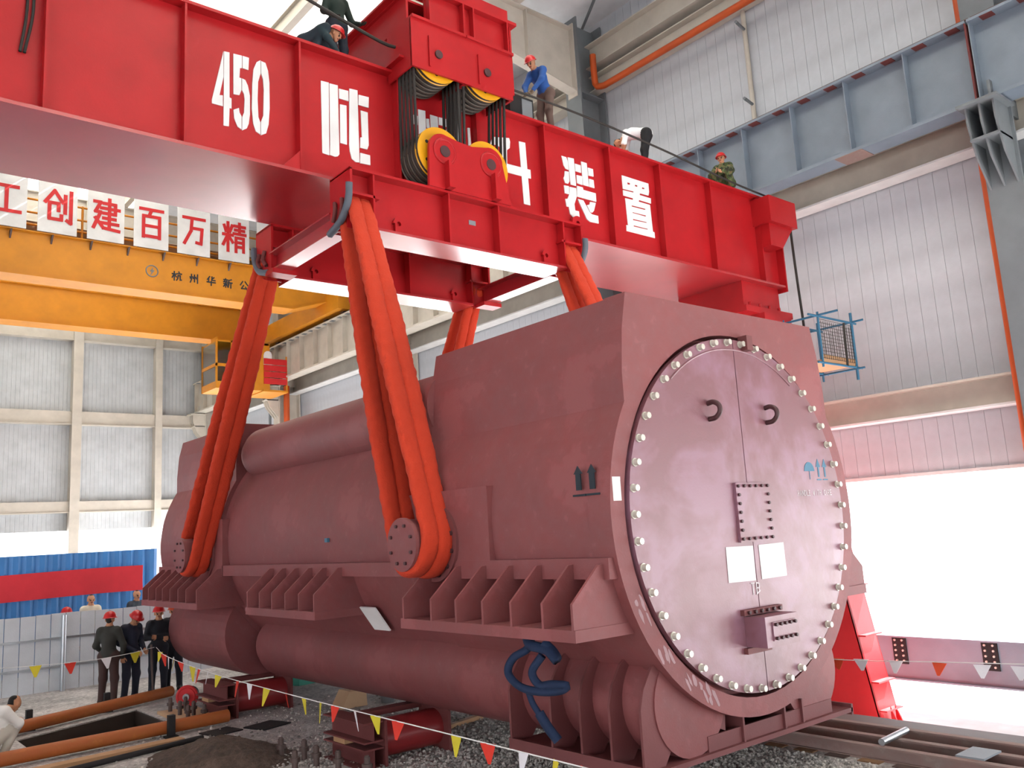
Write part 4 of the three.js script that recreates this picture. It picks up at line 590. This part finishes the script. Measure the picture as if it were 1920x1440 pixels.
// skid track right of the stator
{
  const t = thing('skid_track', 'rusty steel skid track of rails on timbers at lower right', 'track', [10.4, 0, -5]);
  for (const x of [9.9, 10.35, 10.85]) obj('rail', ibeam('z', -9.2, -1.5, x, 0.0, 0.16, 0.1, 0.02, 0.015), mat.rustBeam, t);
  for (let z = -9.1; z < -1.6; z += 0.42) obj('sleeper', [box(9.72, 11.02, -0.03, 0.012, z, z + 0.26)], rnd() < 0.5 ? mat.timber : mat.steelDark, t);
  for (const z of [-7.05, -8.6]) obj('cross_bar', [cyl([9.9, 0.19, z], [10.85, 0.19, z - 0.05], 0.035, 8)], mat.rustBeam, t);
  obj('cross_pipe', [cyl([9.92, 0.2, -5.52], [10.62, 0.2, -5.57], 0.04, 12)], mat.galv, t);
  obj('joint_plate', [box(9.95, 10.4, 0.16, 0.18, -4.7, -4.4)], mat.greyPaint, t);
  tag(obj('edge_beam', [box(11.05, 11.5, 0, 0.1, -12, 2)], mat.steelDark), 'dark steel edge beam along the floor drop', 'beam');
}
// dark earth heap at the lower left
{
  const n = 40, pos = [], idx = []; for (let j = 0; j <= n; j++) for (let i = 0; i <= n; i++) { const u = i / n * 2 - 1, v = j / n * 2 - 1, r = Math.min(1, Math.hypot(u, v)), h = Math.max(0, Math.cos(r * PI / 2)); pos.push(4.75 + u * 1.1, -0.02 + h * h * 0.28 + h * 0.08 * (vnoise(i * 0.6, j * 0.6, 512, 9) - 0.5), -12.4 + v * 1.6); }
  for (let j = 0; j < n; j++) for (let i = 0; i < n; i++) { const a = j * (n + 1) + i; idx.push(a, a + n + 1, a + 1, a + 1, a + n + 1, a + n + 2); }
  const g = new THREE.BufferGeometry(); g.setAttribute('position', new THREE.Float32BufferAttribute(pos, 3)); g.setIndex(idx); g.computeVertexNormals();
  tag(obj('earth_heap', [g], new THREE.MeshStandardMaterial({ color: 0x6d5a4e, roughness: 1, map: soil, bumpMap: grit, bumpScale: 0.03 })), 'low brown heap of earth left of the bolts', 'heap');
}
// gravel
{
  const N = 26000, im = new THREE.InstancedMesh(new THREE.IcosahedronGeometry(1, 0), mat.stone, N), d = new THREE.Object3D(), c = new THREE.Color();
  for (let i = 0; i < N; i++) {
    let x, z; do { x = rr(3.6, 11); z = -rr(3.2, 15.4); } while (x > 9.65 && z < -1.5 || rnd() < Math.min(0.93, Math.max(0, (-z - 8.5) / 5)));
    d.position.set(x, 0.004, z); d.rotation.set(rr(0, 6), rr(0, 6), rr(0, 6)); const s = rr(0.012, 0.028); d.scale.set(s * rr(0.8, 1.3), s * 0.8, s * rr(0.8, 1.3)); d.updateMatrix(); im.setMatrixAt(i, d.matrix);
    const v = rr(0.35, 1.15); c.setRGB(v, v * 0.97, v * 0.94); im.setColorAt(i, c);
  }
  im.name = numbered('gravel'); im.receiveShadow = im.castShadow = true; scene.add(im); tag(im, 'loose grey gravel under and before the stator', 'gravel', null, 'stuff');
}
// bunting lines with flags
function flagGeo(x, y, z, w, h, ry, k) {
  const s = new THREE.Shape([[-w / 2, 0], [w / 2, 0], [w * 0.12, -h], [-w * 0.05, -h]].map((p) => new THREE.Vector2(...p))), g = new THREE.ExtrudeGeometry(s, { depth: 0.004, bevelEnabled: false, steps: 1 });
  return g.rotateX(k * 0.3).rotateY(ry).rotateZ(0).translate(x, y, z);
}
const flagM = { r: M(0xd8321f, 0.8), y: M(0xd6c52e, 0.8), w: M(0xe9e6ea, 0.8), o: M(0xe8552f, 0.8) };
{
  const t = thing('bunting_line', 'string of small coloured flags running past the stator towards us', 'bunting', [5, 1, -12]);
  const X = (z) => 4.9 + (z + 5.6) * -0.0, line = [[5.72, 1.0, -18.3], [5.35, 1.0, -16.5], [5.05, 1.0, -13.5], [4.95, 1.0, -10.5], [4.95, 0.99, -7.5], [4.95, 0.98, -4.2]], cv = curve(line);
  obj('string', [new THREE.TubeGeometry(cv, 60, 0.006, 5)], mat.white, t);
  const F = [['y', -17.4], ['r', -16.9], ['w', -16.4], ['y', -15.9], ['r', -15.4], ['w', -14.9], ['y', -14.62], ['r', -14.2], ['w', -13.7], ['y', -13.2], ['r', -12.4], ['w', -11.9], ['y', -11.3], ['r', -10.75], ['y', -10.2], ['y', -9.75], ['r', -9.4], ['w', -8.95], ['y', -8.5], ['r', -8.05], ['y', -7.05], ['r', -6.5], ['w', -6.05], ['y', -5.6], ['r', -5.25]];
  for (const [c, z] of F) { let b = 0, bd = 9; for (let k = 0; k <= 200; k++) { const p = cv.getPoint(k / 200); if (Math.abs(p.z - z) < bd) { bd = Math.abs(p.z - z); b = p; } } const w = z === -10.75 ? 0.3 : rr(0.13, 0.19); obj('flag', [flagGeo(b.x, b.y, b.z, w, rr(0.16, 0.24), PI / 2 + rr(-0.5, 0.5), rr(-1, 1))], flagM[c], t); }
  const t2 = thing('bunting_line', 'string of flags in front of the left workers', 'bunting', [4, 1, -19]);
  const cv2 = curve([[5.7, 1.0, -18.35], [5.1, 0.95, -18.2], [4.3, 0.94, -18.05], [3.2, 1.0, -17.9], [2.2, 1.08, -17.8]]);
  obj('string', [new THREE.TubeGeometry(cv2, 30, 0.006, 5)], mat.white, t2);
  [['y', 0.17], ['w', 0.37], ['r', 0.55], ['y', 0.68], ['w', 0.84]].forEach(([c, k]) => { const p = cv2.getPoint(k); obj('flag', [flagGeo(p.x, p.y, p.z, 0.2, 0.2, rr(-0.3, 0.3), rr(-1, 1))], flagM[c], t2); });
  const t3 = thing('bunting_line', 'string of pale and orange flags across the open side', 'bunting', [11.3, 0.9, -5]);
  const cv3 = curve([[11.3, 0.86, -9.5], [11.3, 0.85, -6.9], [11.3, 0.9, -5.8], [11.3, 0.97, -4.4], [11.3, 1.05, -2.5]]);
  obj('string', [new THREE.TubeGeometry(cv3, 30, 0.006, 5)], mat.white, t3);
  [['o', -6.79], ['w', -6.44], ['w', -5.95], ['o', -5.38], ['w', -4.86], ['w', -4.43]].forEach(([c, z]) => obj('flag', [flagGeo(11.3, 0.88 + (z + 6.5) * 0.03, z, 0.2, 0.16, PI / 2 + rr(-0.3, 0.3), rr(-1, 1))], flagM[c], t3));
  for (const [x, z, l] of [[11.3, -9.5, 'hidden end'], [11.3, -2.5, 'right end'], [4.95, -4.2, 'near end'], [2.2, -17.8, 'left end']]) tag(obj('bunting_post', [cyl([x, 0, z], [x, l[0] === 'l' ? 1.12 : 1.08, z], 0.025, 8)], mat.steelDark), 'thin post at the ' + l + ' of a flag string', 'post');
}
tag(obj('marking_staff', [cyl([5.72, 0, -18.45], [5.69, 0.55, -18.45], 0.02, 8), cyl([5.69, 0.55, -18.45], [5.67, 1.05, -18.45], 0.024, 8)], mat.steelDark), 'thin staff standing between two workers', 'staff');
// ---------- people ----------
function surfaceNet(f, lo, hi, c) {
  const nx = Math.ceil((hi[0] - lo[0]) / c) + 1, ny = Math.ceil((hi[1] - lo[1]) / c) + 1, nz = Math.ceil((hi[2] - lo[2]) / c) + 1, F = new Float32Array(nx * ny * nz), id = (i, j, k) => (k * ny + j) * nx + i;
  for (let k = 0; k < nz; k++) for (let j = 0; j < ny; j++) for (let i = 0; i < nx; i++) F[id(i, j, k)] = f(lo[0] + i * c, lo[1] + j * c, lo[2] + k * c);
  const vid = new Int32Array(nx * ny * nz).fill(-1), pos = [], idx = [];
  for (let k = 0; k < nz - 1; k++) for (let j = 0; j < ny - 1; j++) for (let i = 0; i < nx - 1; i++) {
    let n = 0, x = 0, y = 0, z = 0; const v = (a, b, d) => F[id(i + a, j + b, k + d)];
    const e = (a0, b0, d0, a1, b1, d1) => { const p = v(a0, b0, d0), q = v(a1, b1, d1); if ((p < 0) !== (q < 0)) { const t = p / (p - q); x += a0 + (a1 - a0) * t; y += b0 + (b1 - b0) * t; z += d0 + (d1 - d0) * t; n++; } };
    for (const a of [0, 1]) for (const b of [0, 1]) { e(0, a, b, 1, a, b); e(a, 0, b, a, 1, b); e(a, b, 0, a, b, 1); }
    if (n) { vid[id(i, j, k)] = pos.length / 3; pos.push(lo[0] + (i + x / n) * c, lo[1] + (j + y / n) * c, lo[2] + (k + z / n) * c); }
  }
  const quad = (a, b, d, e, s) => { if (a < 0 || b < 0 || d < 0 || e < 0) return; s ? idx.push(a, b, d, a, d, e) : idx.push(a, d, b, a, e, d); };
  for (let k = 1; k < nz - 1; k++) for (let j = 1; j < ny - 1; j++) for (let i = 1; i < nx - 1; i++) {
    const a = F[id(i, j, k)] < 0;
    if (a !== F[id(i + 1, j, k)] < 0) quad(vid[id(i, j - 1, k - 1)], vid[id(i, j, k - 1)], vid[id(i, j, k)], vid[id(i, j - 1, k)], a);
    if (a !== F[id(i, j + 1, k)] < 0) quad(vid[id(i - 1, j, k - 1)], vid[id(i - 1, j, k)], vid[id(i, j, k)], vid[id(i, j, k - 1)], a);
    if (a !== F[id(i, j, k + 1)] < 0) quad(vid[id(i - 1, j - 1, k)], vid[id(i, j - 1, k)], vid[id(i, j, k)], vid[id(i - 1, j, k)], a);
  }
  return { pos, idx };
}
const capd = (px, py, pz, a, b, ra, rb) => { const bx = b[0] - a[0], by = b[1] - a[1], bz = b[2] - a[2], l = bx * bx + by * by + bz * bz || 1e-9; let t = ((px - a[0]) * bx + (py - a[1]) * by + (pz - a[2]) * bz) / l; t = t < 0 ? 0 : t > 1 ? 1 : t; return Math.hypot(px - a[0] - t * bx, py - a[1] - t * by, pz - a[2] - t * bz) - ra - (rb - ra) * t; };
const smin = (a, b, k) => { const h = Math.max(k - Math.abs(a - b), 0) / k; return Math.min(a, b) - h * h * k / 4; };
function netOf(bones, k, c, grow = 0) {
  const lo = [9, 9, 9], hi = [-9, -9, -9]; for (const b of bones) for (const [p, r] of [[b[0], b[2]], [b[1], b[3]]]) for (let q = 0; q < 3; q++) { lo[q] = Math.min(lo[q], p[q] - r - 2 * c - grow); hi[q] = Math.max(hi[q], p[q] + r + 2 * c + grow); }
  const f = (x, y, z) => { let d = 9; for (const b of bones) d = smin(d, capd(x, y, z, b[0], b[1], b[2], b[3]), b[5] || k); return d; };
  const s = surfaceNet(f, lo, hi, c), n = s.pos.length / 3, nor = new Float32Array(n * 3), col = new Float32Array(n * 3), e = c * 0.5, cc = new THREE.Color();
  for (let i = 0; i < n; i++) {
    const [x, y, z] = [s.pos[i * 3], s.pos[i * 3 + 1], s.pos[i * 3 + 2]], g = V(f(x + e, y, z) - f(x - e, y, z), f(x, y + e, z) - f(x, y - e, z), f(x, y, z + e) - f(x, y, z - e)).normalize();
    nor.set([g.x, g.y, g.z], i * 3); let m = 9, w = null; for (const b of bones) { const d = capd(x, y, z, b[0], b[1], b[2], b[3]); if (d < m) { m = d; w = b[4]; } }
    cc.set(w); col.set([cc.r, cc.g, cc.b], i * 3);
  }
  const g = new THREE.BufferGeometry(); g.setAttribute('position', new THREE.Float32BufferAttribute(s.pos, 3)); g.setAttribute('normal', new THREE.BufferAttribute(nor, 3)); g.setAttribute('color', new THREE.BufferAttribute(col, 3)); g.setIndex(s.idx); return g;
}
const lerp3 = (a, b, t) => [a[0] + (b[0] - a[0]) * t, a[1] + (b[1] - a[1]) * t, a[2] + (b[2] - a[2]) * t];
const bodyMat = new THREE.MeshStandardMaterial({ vertexColors: true, roughness: 0.85, bumpMap: cloth, bumpScale: 0.004 });
const camoMat = new THREE.MeshStandardMaterial({ map: camoT, roughness: 0.9 });
const hatMat = { red: M(0xcf1b1e, 0.3, { bumpMap: null }), orange: M(0xd9501d, 0.3, { bumpMap: null }), yellow: M(0xe0a81a, 0.3, { bumpMap: null }), pale: M(0xd8d3c4, 0.5, { bumpMap: null }) };
const SKIN = 0xb88464;
// standing pose; l = person's left (+x), faces +z
const STAND = { pel: [0, 0.96, 0], chest: [0, 1.28, 0], neck: [0, 1.46, 0.01], head: [0, 1.61, 0.03], sl: [0.17, 1.4, 0], el: [0.24, 1.13, -0.02], wl: [0.24, 0.88, 0.08], sr: [-0.17, 1.4, 0], er: [-0.24, 1.13, -0.02], wr: [-0.24, 0.88, 0.08], hl: [0.09, 0.92, 0], kl: [0.11, 0.5, 0.03], al: [0.12, 0.09, -0.02], hr: [-0.09, 0.92, 0], kr: [-0.11, 0.5, 0.03], ar: [-0.12, 0.09, -0.02], up: [0, 1, 0], fw: [0, 0, 1] };
function person(label, [x, y, z], heading, pose, c, opt = {}) {
  const t = thing('person', label, 'person', [x, y, z], opt.group); t.rotation.y = heading;
  const J = { ...STAND, ...pose }, top = c.top, leg = c.leg, toe = (a) => [a[0], Math.max(0.035, a[1] - 0.05), a[2] + 0.15];
  const B = [
    [J.pel, J.chest, 0.135, 0.13, top], [J.hl, J.hr, 0.115, 0.115, leg], [lerp3(J.sl, J.sr, 0.12), lerp3(J.sr, J.sl, 0.12), 0.085, 0.085, top], [lerp3(J.pel, J.chest, 0.75), [J.chest[0] + 0.07, J.chest[1], J.chest[2]], 0.11, 0.1, top], [lerp3(J.pel, J.chest, 0.75), [J.chest[0] - 0.07, J.chest[1], J.chest[2]], 0.11, 0.1, top],
    [J.chest, J.neck, 0.1, 0.06, top], [J.neck, J.head, 0.055, 0.055, SKIN],
    [J.sl, J.el, 0.07, 0.056, top], [J.el, J.wl, 0.055, 0.042, c.sleeve || top], [J.sr, J.er, 0.07, 0.056, top], [J.er, J.wr, 0.055, 0.042, c.sleeve || top],
    [J.hl, J.kl, 0.105, 0.075, leg], [J.kl, J.al, 0.075, 0.06, leg], [J.hr, J.kr, 0.105, 0.075, leg], [J.kr, J.ar, 0.075, 0.06, leg],
    [[J.al[0], J.al[1] - 0.03, J.al[2] - 0.03], opt.toeL || toe(J.al), 0.05, 0.042, 0x2a2422], [[J.ar[0], J.ar[1] - 0.03, J.ar[2] - 0.03], opt.toeR || toe(J.ar), 0.05, 0.042, 0x2a2422],
    [J.pel, lerp3(J.hl, J.hr, 0.5), 0.13, 0.13, opt.coat ? top : leg],
  ];
  const geos = [netOf(B, 0.05, 0.017)];
  // hands: palm, four fingers and a thumb
  for (const [e, w, s] of [[J.el, J.wl, 1], [J.er, J.wr, -1]]) {
    const d = V(w[0] - e[0], w[1] - e[1], w[2] - e[2]).normalize(), up = V(...J.fw).addScaledVector(d, -V(...J.fw).dot(d)).normalize(), sd = V().crossVectors(d, up).normalize(), at = (a, b, q) => { const p = V(...w).addScaledVector(d, a).addScaledVector(sd, b).addScaledVector(up, q); return [p.x, p.y, p.z]; };
    const H = [[at(-0.03, 0, 0), at(0.03, 0, 0), 0.03, 0.03, c.hand || SKIN]];
    for (let k = 0; k < 4; k++) { const b = (k - 1.5) * 0.021, L = [0.062, 0.072, 0.068, 0.054][k]; H.push([at(0.02, b * 0.6, 0), at(0.08, b, 0), 0.016, 0.013, c.hand || SKIN, 0.012], [at(0.08, b, 0), at(0.08 + L * 0.6, b * 1.1, 0.022), 0.0105, 0.0095, c.hand || SKIN, 0.006], [at(0.08 + L * 0.6, b * 1.1, 0.022), at(0.08 + L * 0.8, b * 1.1, 0.048), 0.0095, 0.008, c.hand || SKIN, 0.006]); }
    H.push([at(0.025, -s * 0.03, 0.01), at(0.065, -s * 0.058, 0.03), 0.014, 0.0105, c.hand || SKIN, 0.01], [at(0.065, -s * 0.058, 0.03), at(0.095, -s * 0.06, 0.045), 0.0105, 0.009, c.hand || SKIN, 0.006]);
    geos.push(netOf(H, 0.012, 0.0065));
  }
  // head in its own frame
  const hu = V(...J.up).normalize(), hf = V(...J.fw).addScaledVector(hu, -V(...J.fw).dot(hu)).normalize(), hs = V().crossVectors(hu, hf), hp = (a, b, q) => [J.head[0] + hs.x * a + hu.x * b + hf.x * q, J.head[1] + hs.y * a + hu.y * b + hf.y * q, J.head[2] + hs.z * a + hu.z * b + hf.z * q];
  const HB = [[hp(0, 0.035, -0.015), hp(0, 0.03, 0.02), 0.082, 0.076, SKIN, 0.04], [hp(0, -0.02, 0.02), hp(0, -0.085, 0.05), 0.066, 0.03, SKIN, 0.04], [hp(0, 0.01, 0.085), hp(0, -0.025, 0.104), 0.01, 0.014, SKIN, 0.012], [hp(0.034, -0.004, 0.08), hp(0.034, -0.004, 0.086), 0.011, 0.008, 0x231a16, 0.006], [hp(-0.034, -0.004, 0.08), hp(-0.034, -0.004, 0.086), 0.011, 0.008, 0x231a16, 0.006], [hp(-0.02, -0.058, 0.077), hp(0.02, -0.058, 0.077), 0.009, 0.009, 0x8d4f45, 0.01], [hp(0.078, 0.01, -0.01), hp(0.082, -0.025, -0.006), 0.016, 0.011, SKIN, 0.012], [hp(-0.078, 0.01, -0.01), hp(-0.082, -0.025, -0.006), 0.016, 0.011, SKIN, 0.012], [hp(-0.045, 0.02, 0.072), hp(0.045, 0.02, 0.072), 0.011, 0.011, 0x1c1512, 0.01], [hp(0, 0.045, -0.05), hp(0, -0.02, -0.06), 0.062, 0.045, 0x17120f, 0.03], [hp(0, 0.085, 0), hp(0, 0.08, 0.015), 0.045, 0.04, 0x17120f, 0.03]];
  geos.push(netOf(HB, 0.03, 0.009));
  const g = mergeGeometries(geos.map((q) => { const h = q.toNonIndexed(); return h; }));
  setUV(g);
  const m = new THREE.Mesh(g, opt.camo ? camoMat : bodyMat); m.name = 'body'; m.castShadow = m.receiveShadow = true; t.add(m);
  if (opt.camo) { // camouflage jacket and trousers over the body
    m.material = bodyMat; const C = netOf(B.filter((b, i) => ![6, 15, 16].includes(i)).map((b) => [b[0], b[1], b[2] + 0.012, b[3] + 0.012, b[4]]), 0.05, 0.02), q = C.toNonIndexed(); q.deleteAttribute('color'); setUV(q);
    const w = new THREE.Mesh(q, camoMat); w.name = 'camouflage_suit'; w.castShadow = w.receiveShadow = true; t.add(w);
  }
  if (c.hat) {
    const hat = new THREE.Group(); hat.name = 'hard_hat'; const q = new THREE.Matrix4().makeBasis(hs, hu, hf); hat.quaternion.setFromRotationMatrix(q); const ph = hp(0, 0.045, 0); hat.position.set(...ph);
    const P = [[0, 0.105], [0.04, 0.101], [0.075, 0.083], [0.1, 0.05], [0.111, 0.01], [0.113, 0], [0.128, -0.004], [0.128, -0.009], [0.106, -0.006], [0.1, 0.02], [0.07, 0.07], [0, 0.093]].map((p) => new THREE.Vector2(...p)), dg = new THREE.LatheGeometry(P, 28).scale(1.05, 1.15, 1.2);
    const br = new THREE.CylinderGeometry(0.11, 0.11, 0.007, 20, 1, false, -PI / 3, PI * 2 / 3).translate(0, -0.008, 0.06), rd = new THREE.TorusGeometry(0.104, 0.011, 6, 16, PI).rotateY(PI / 2).scale(1.07, 1.13, 1.18);
    const hm = new THREE.Mesh((() => { const gg = mergeAll([dg, br, rd]); setUV(gg); return gg; })(), hatMat[c.hat]); hm.name = 'hard_hat'; hm.quaternion.copy(hat.quaternion); hm.position.copy(hat.position); hm.castShadow = hm.receiveShadow = true; t.add(hm);
  }
  return t;
}
var BENT = { pel: [0, 0.95, -0.06], chest: [0, 1.2, 0.12], neck: [0, 1.34, 0.25], head: [0, 1.44, 0.36], sl: [0.17, 1.3, 0.2], sr: [-0.17, 1.3, 0.2], el: [0.21, 1.02, 0.34], er: [-0.21, 1.02, 0.34], wl: [0.08, 0.8, 0.46], wr: [-0.1, 0.8, 0.46], hl: [0.09, 0.92, -0.06], hr: [-0.09, 0.92, -0.06], up: [0, 0.85, 0.5], fw: [0, -0.35, 1] };
const FOLD = { pel: [0, 0.92, -0.1], chest: [0, 0.98, 0.22], neck: [0, 0.9, 0.4], head: [0, 0.8, 0.52], sl: [0.17, 0.95, 0.34], sr: [-0.17, 0.95, 0.34], el: [0.2, 0.68, 0.4], er: [-0.2, 0.68, 0.4], wl: [0.1, 0.46, 0.46], wr: [-0.1, 0.44, 0.46], hl: [0.09, 0.9, -0.1], hr: [-0.09, 0.9, -0.1], kl: [0.11, 0.5, -0.02], kr: [-0.11, 0.5, -0.02], al: [0.11, 0.09, -0.02], ar: [-0.11, 0.09, -0.02], up: [0, -0.3, 1], fw: [0, -1, 0.2] };
const SQUAT = { pel: [0, 0.3, -0.14], chest: [0, 0.58, 0.0], neck: [0, 0.74, 0.06], head: [0, 0.88, 0.1], sl: [0.17, 0.68, 0.04], sr: [-0.17, 0.68, 0.04], el: [0.26, 0.48, 0.2], er: [-0.26, 0.48, 0.2], wl: [0.1, 0.46, 0.38], wr: [-0.06, 0.48, 0.4], hl: [0.1, 0.28, -0.12], hr: [-0.1, 0.28, -0.12], kl: [0.17, 0.5, 0.24], kr: [-0.17, 0.46, 0.26], al: [0.15, 0.09, 0.02], ar: [-0.15, 0.09, 0.04] };
const FOLDARMS = { el: [0.25, 1.14, 0.04], er: [-0.25, 1.14, 0.04], wl: [-0.05, 1.16, 0.2], wr: [0.06, 1.12, 0.22] };
const GT = 10.63;
person('standing worker in dark green jacket and red helmet above the girder', [6.62, GT, -12.0], 0.1, { wl: [0.34, 1.0, 0.2], el: [0.32, 1.1, 0.0], wr: [-0.2, 0.95, 0.2] }, { top: 0x16261f, leg: 0x1a2330, hat: 'red', hand: 0x1d241d }).position.y = GT - 0.0;
person('worker crouching low on the girder edge in dark clothes and red helmet', [6.05, GT, -11.8], 0.9, { ...SQUAT, chest: [0, 0.42, 0.1], neck: [0, 0.42, 0.26], head: [0, 0.44, 0.38], sl: [0.17, 0.44, 0.18], sr: [-0.17, 0.44, 0.18], el: [0.24, 0.24, 0.3], er: [-0.24, 0.24, 0.3], wl: [0.12, 0.08, 0.42], wr: [-0.1, 0.08, 0.42], up: [0, 0.9, 0.45], fw: [0, -0.4, 0.9] }, { top: 0x1c3036, leg: 0x1d2a33, hat: 'red' });
person('worker in grey camouflage and yellow helmet on the trolley top', [9.3, 11.9, -12.15], 1.0, BENT, { top: 0x41484c, leg: 0x353b3f, hat: 'yellow' }, { camo: false });
person('worker in blue jacket and red helmet leaning forward beside the trolley', [11.15, GT, -11.75], -1.4, BENT, { top: 0x1d4a8c, leg: 0x5b4840, hat: 'red', hand: 0x6b5b4a });
person('worker in white shirt and black trousers bent double on the girder', [14.25, GT, -11.9], -2.5, FOLD, { top: 0xe4e6e6, leg: 0x15161a, sleeve: SKIN });
person('worker in green camouflage and red helmet squatting at the girder end', [16.95, GT, -11.7], -1.3, SQUAT, { top: 0x4d5638, leg: 0x4d5638, hat: 'red' }, { camo: true });
// the group on the floor
person('leftmost standing worker in dark olive jacket and brown trousers', [4.9, 0, -18.55], 2.5, { wl: [0.2, 0.98, 0.2], er: [-0.27, 1.13, 0.02] }, { top: 0x2a2a26, leg: 0x3c2724, hat: 'red' }, { coat: true });
person('second standing worker with bowed red helmet and dark blue clothes', [5.36, 0, -18.72], 0.35, { head: [0.02, 1.58, 0.12], neck: [0, 1.45, 0.05], up: [0, 0.85, 0.5], fw: [0.1, -0.5, 0.85], wl: [0.12, 0.98, 0.25], wr: [-0.06, 0.95, 0.26] }, { top: 0x1a1f30, leg: 0x191d2c, hat: 'red' }, { coat: true });
person('third standing worker in black jacket with folded arms', [5.98, 0, -19.0], -0.2, FOLDARMS, { top: 0x17181f, leg: 0x171a26, hat: 'red' }, { coat: true });
person('worker in orange helmet half hidden behind the stator far end', [6.36, 0, -19.2], -0.4, {}, { top: 0x22202a, leg: 0x1b1b24, hat: 'orange' }, { coat: true });
person('man in white shirt crouching at the left picture edge', [2.45, 0, -15.2], 2.2, { ...SQUAT, head: [0, 0.72, 0.36], neck: [0, 0.66, 0.2], chest: [0, 0.52, 0.05], up: [0, 0.8, 0.6], fw: [0, -0.5, 0.85] }, { top: 0xdcdad4, leg: 0xb7b1a4, sleeve: 0xdcdad4 });
person('man in pale jacket looking over the hoarding', [5.62, 0.22, -22.9], 0, { wl: [0.2, 1.25, 0.28], wr: [-0.2, 1.25, 0.28] }, { top: 0xd9d2bd, leg: 0x4a4a48 });
person('person behind the hoarding, only the red helmet top showing', [4.98, -0.03, -22.4], 0, {}, { top: 0x3a3f48, leg: 0x33363c, hat: 'red' });
person('man in dark clothes behind the hoarding by the stator', [6.75, 0.22, -23.2], 0.3, {}, { top: 0x39424b, leg: 0x2d3238 });
tag(obj('standing_box', [box(5.2, 7.2, 0, 0.22, -23.6, -22.65)], mat.timber), 'low timber platform behind the hoarding', 'platform');
// toolbox and machine on the girder by the worker in blue
{
  const t = thing('welding_machine', 'dark portable welding machine on the girder beside the worker in blue', 'machine', [10.3, GT, -11.7]);
  obj('case', [box(10.0, 10.6, GT, GT + 0.5, -11.95, -11.5)], mat.black, t); obj('side_panel', [box(10.3, 10.56, GT + 0.05, GT + 0.45, -11.5, -11.49)], mat.column, t);
  obj('handle', [tube([[10.05, GT + 0.5, -11.7], [10.05, GT + 0.62, -11.7], [10.5, GT + 0.62, -11.7], [10.5, GT + 0.5, -11.7]], 0.02, 24, 6)], mat.steelDark, t);
}
renderer.render(scene, camera);
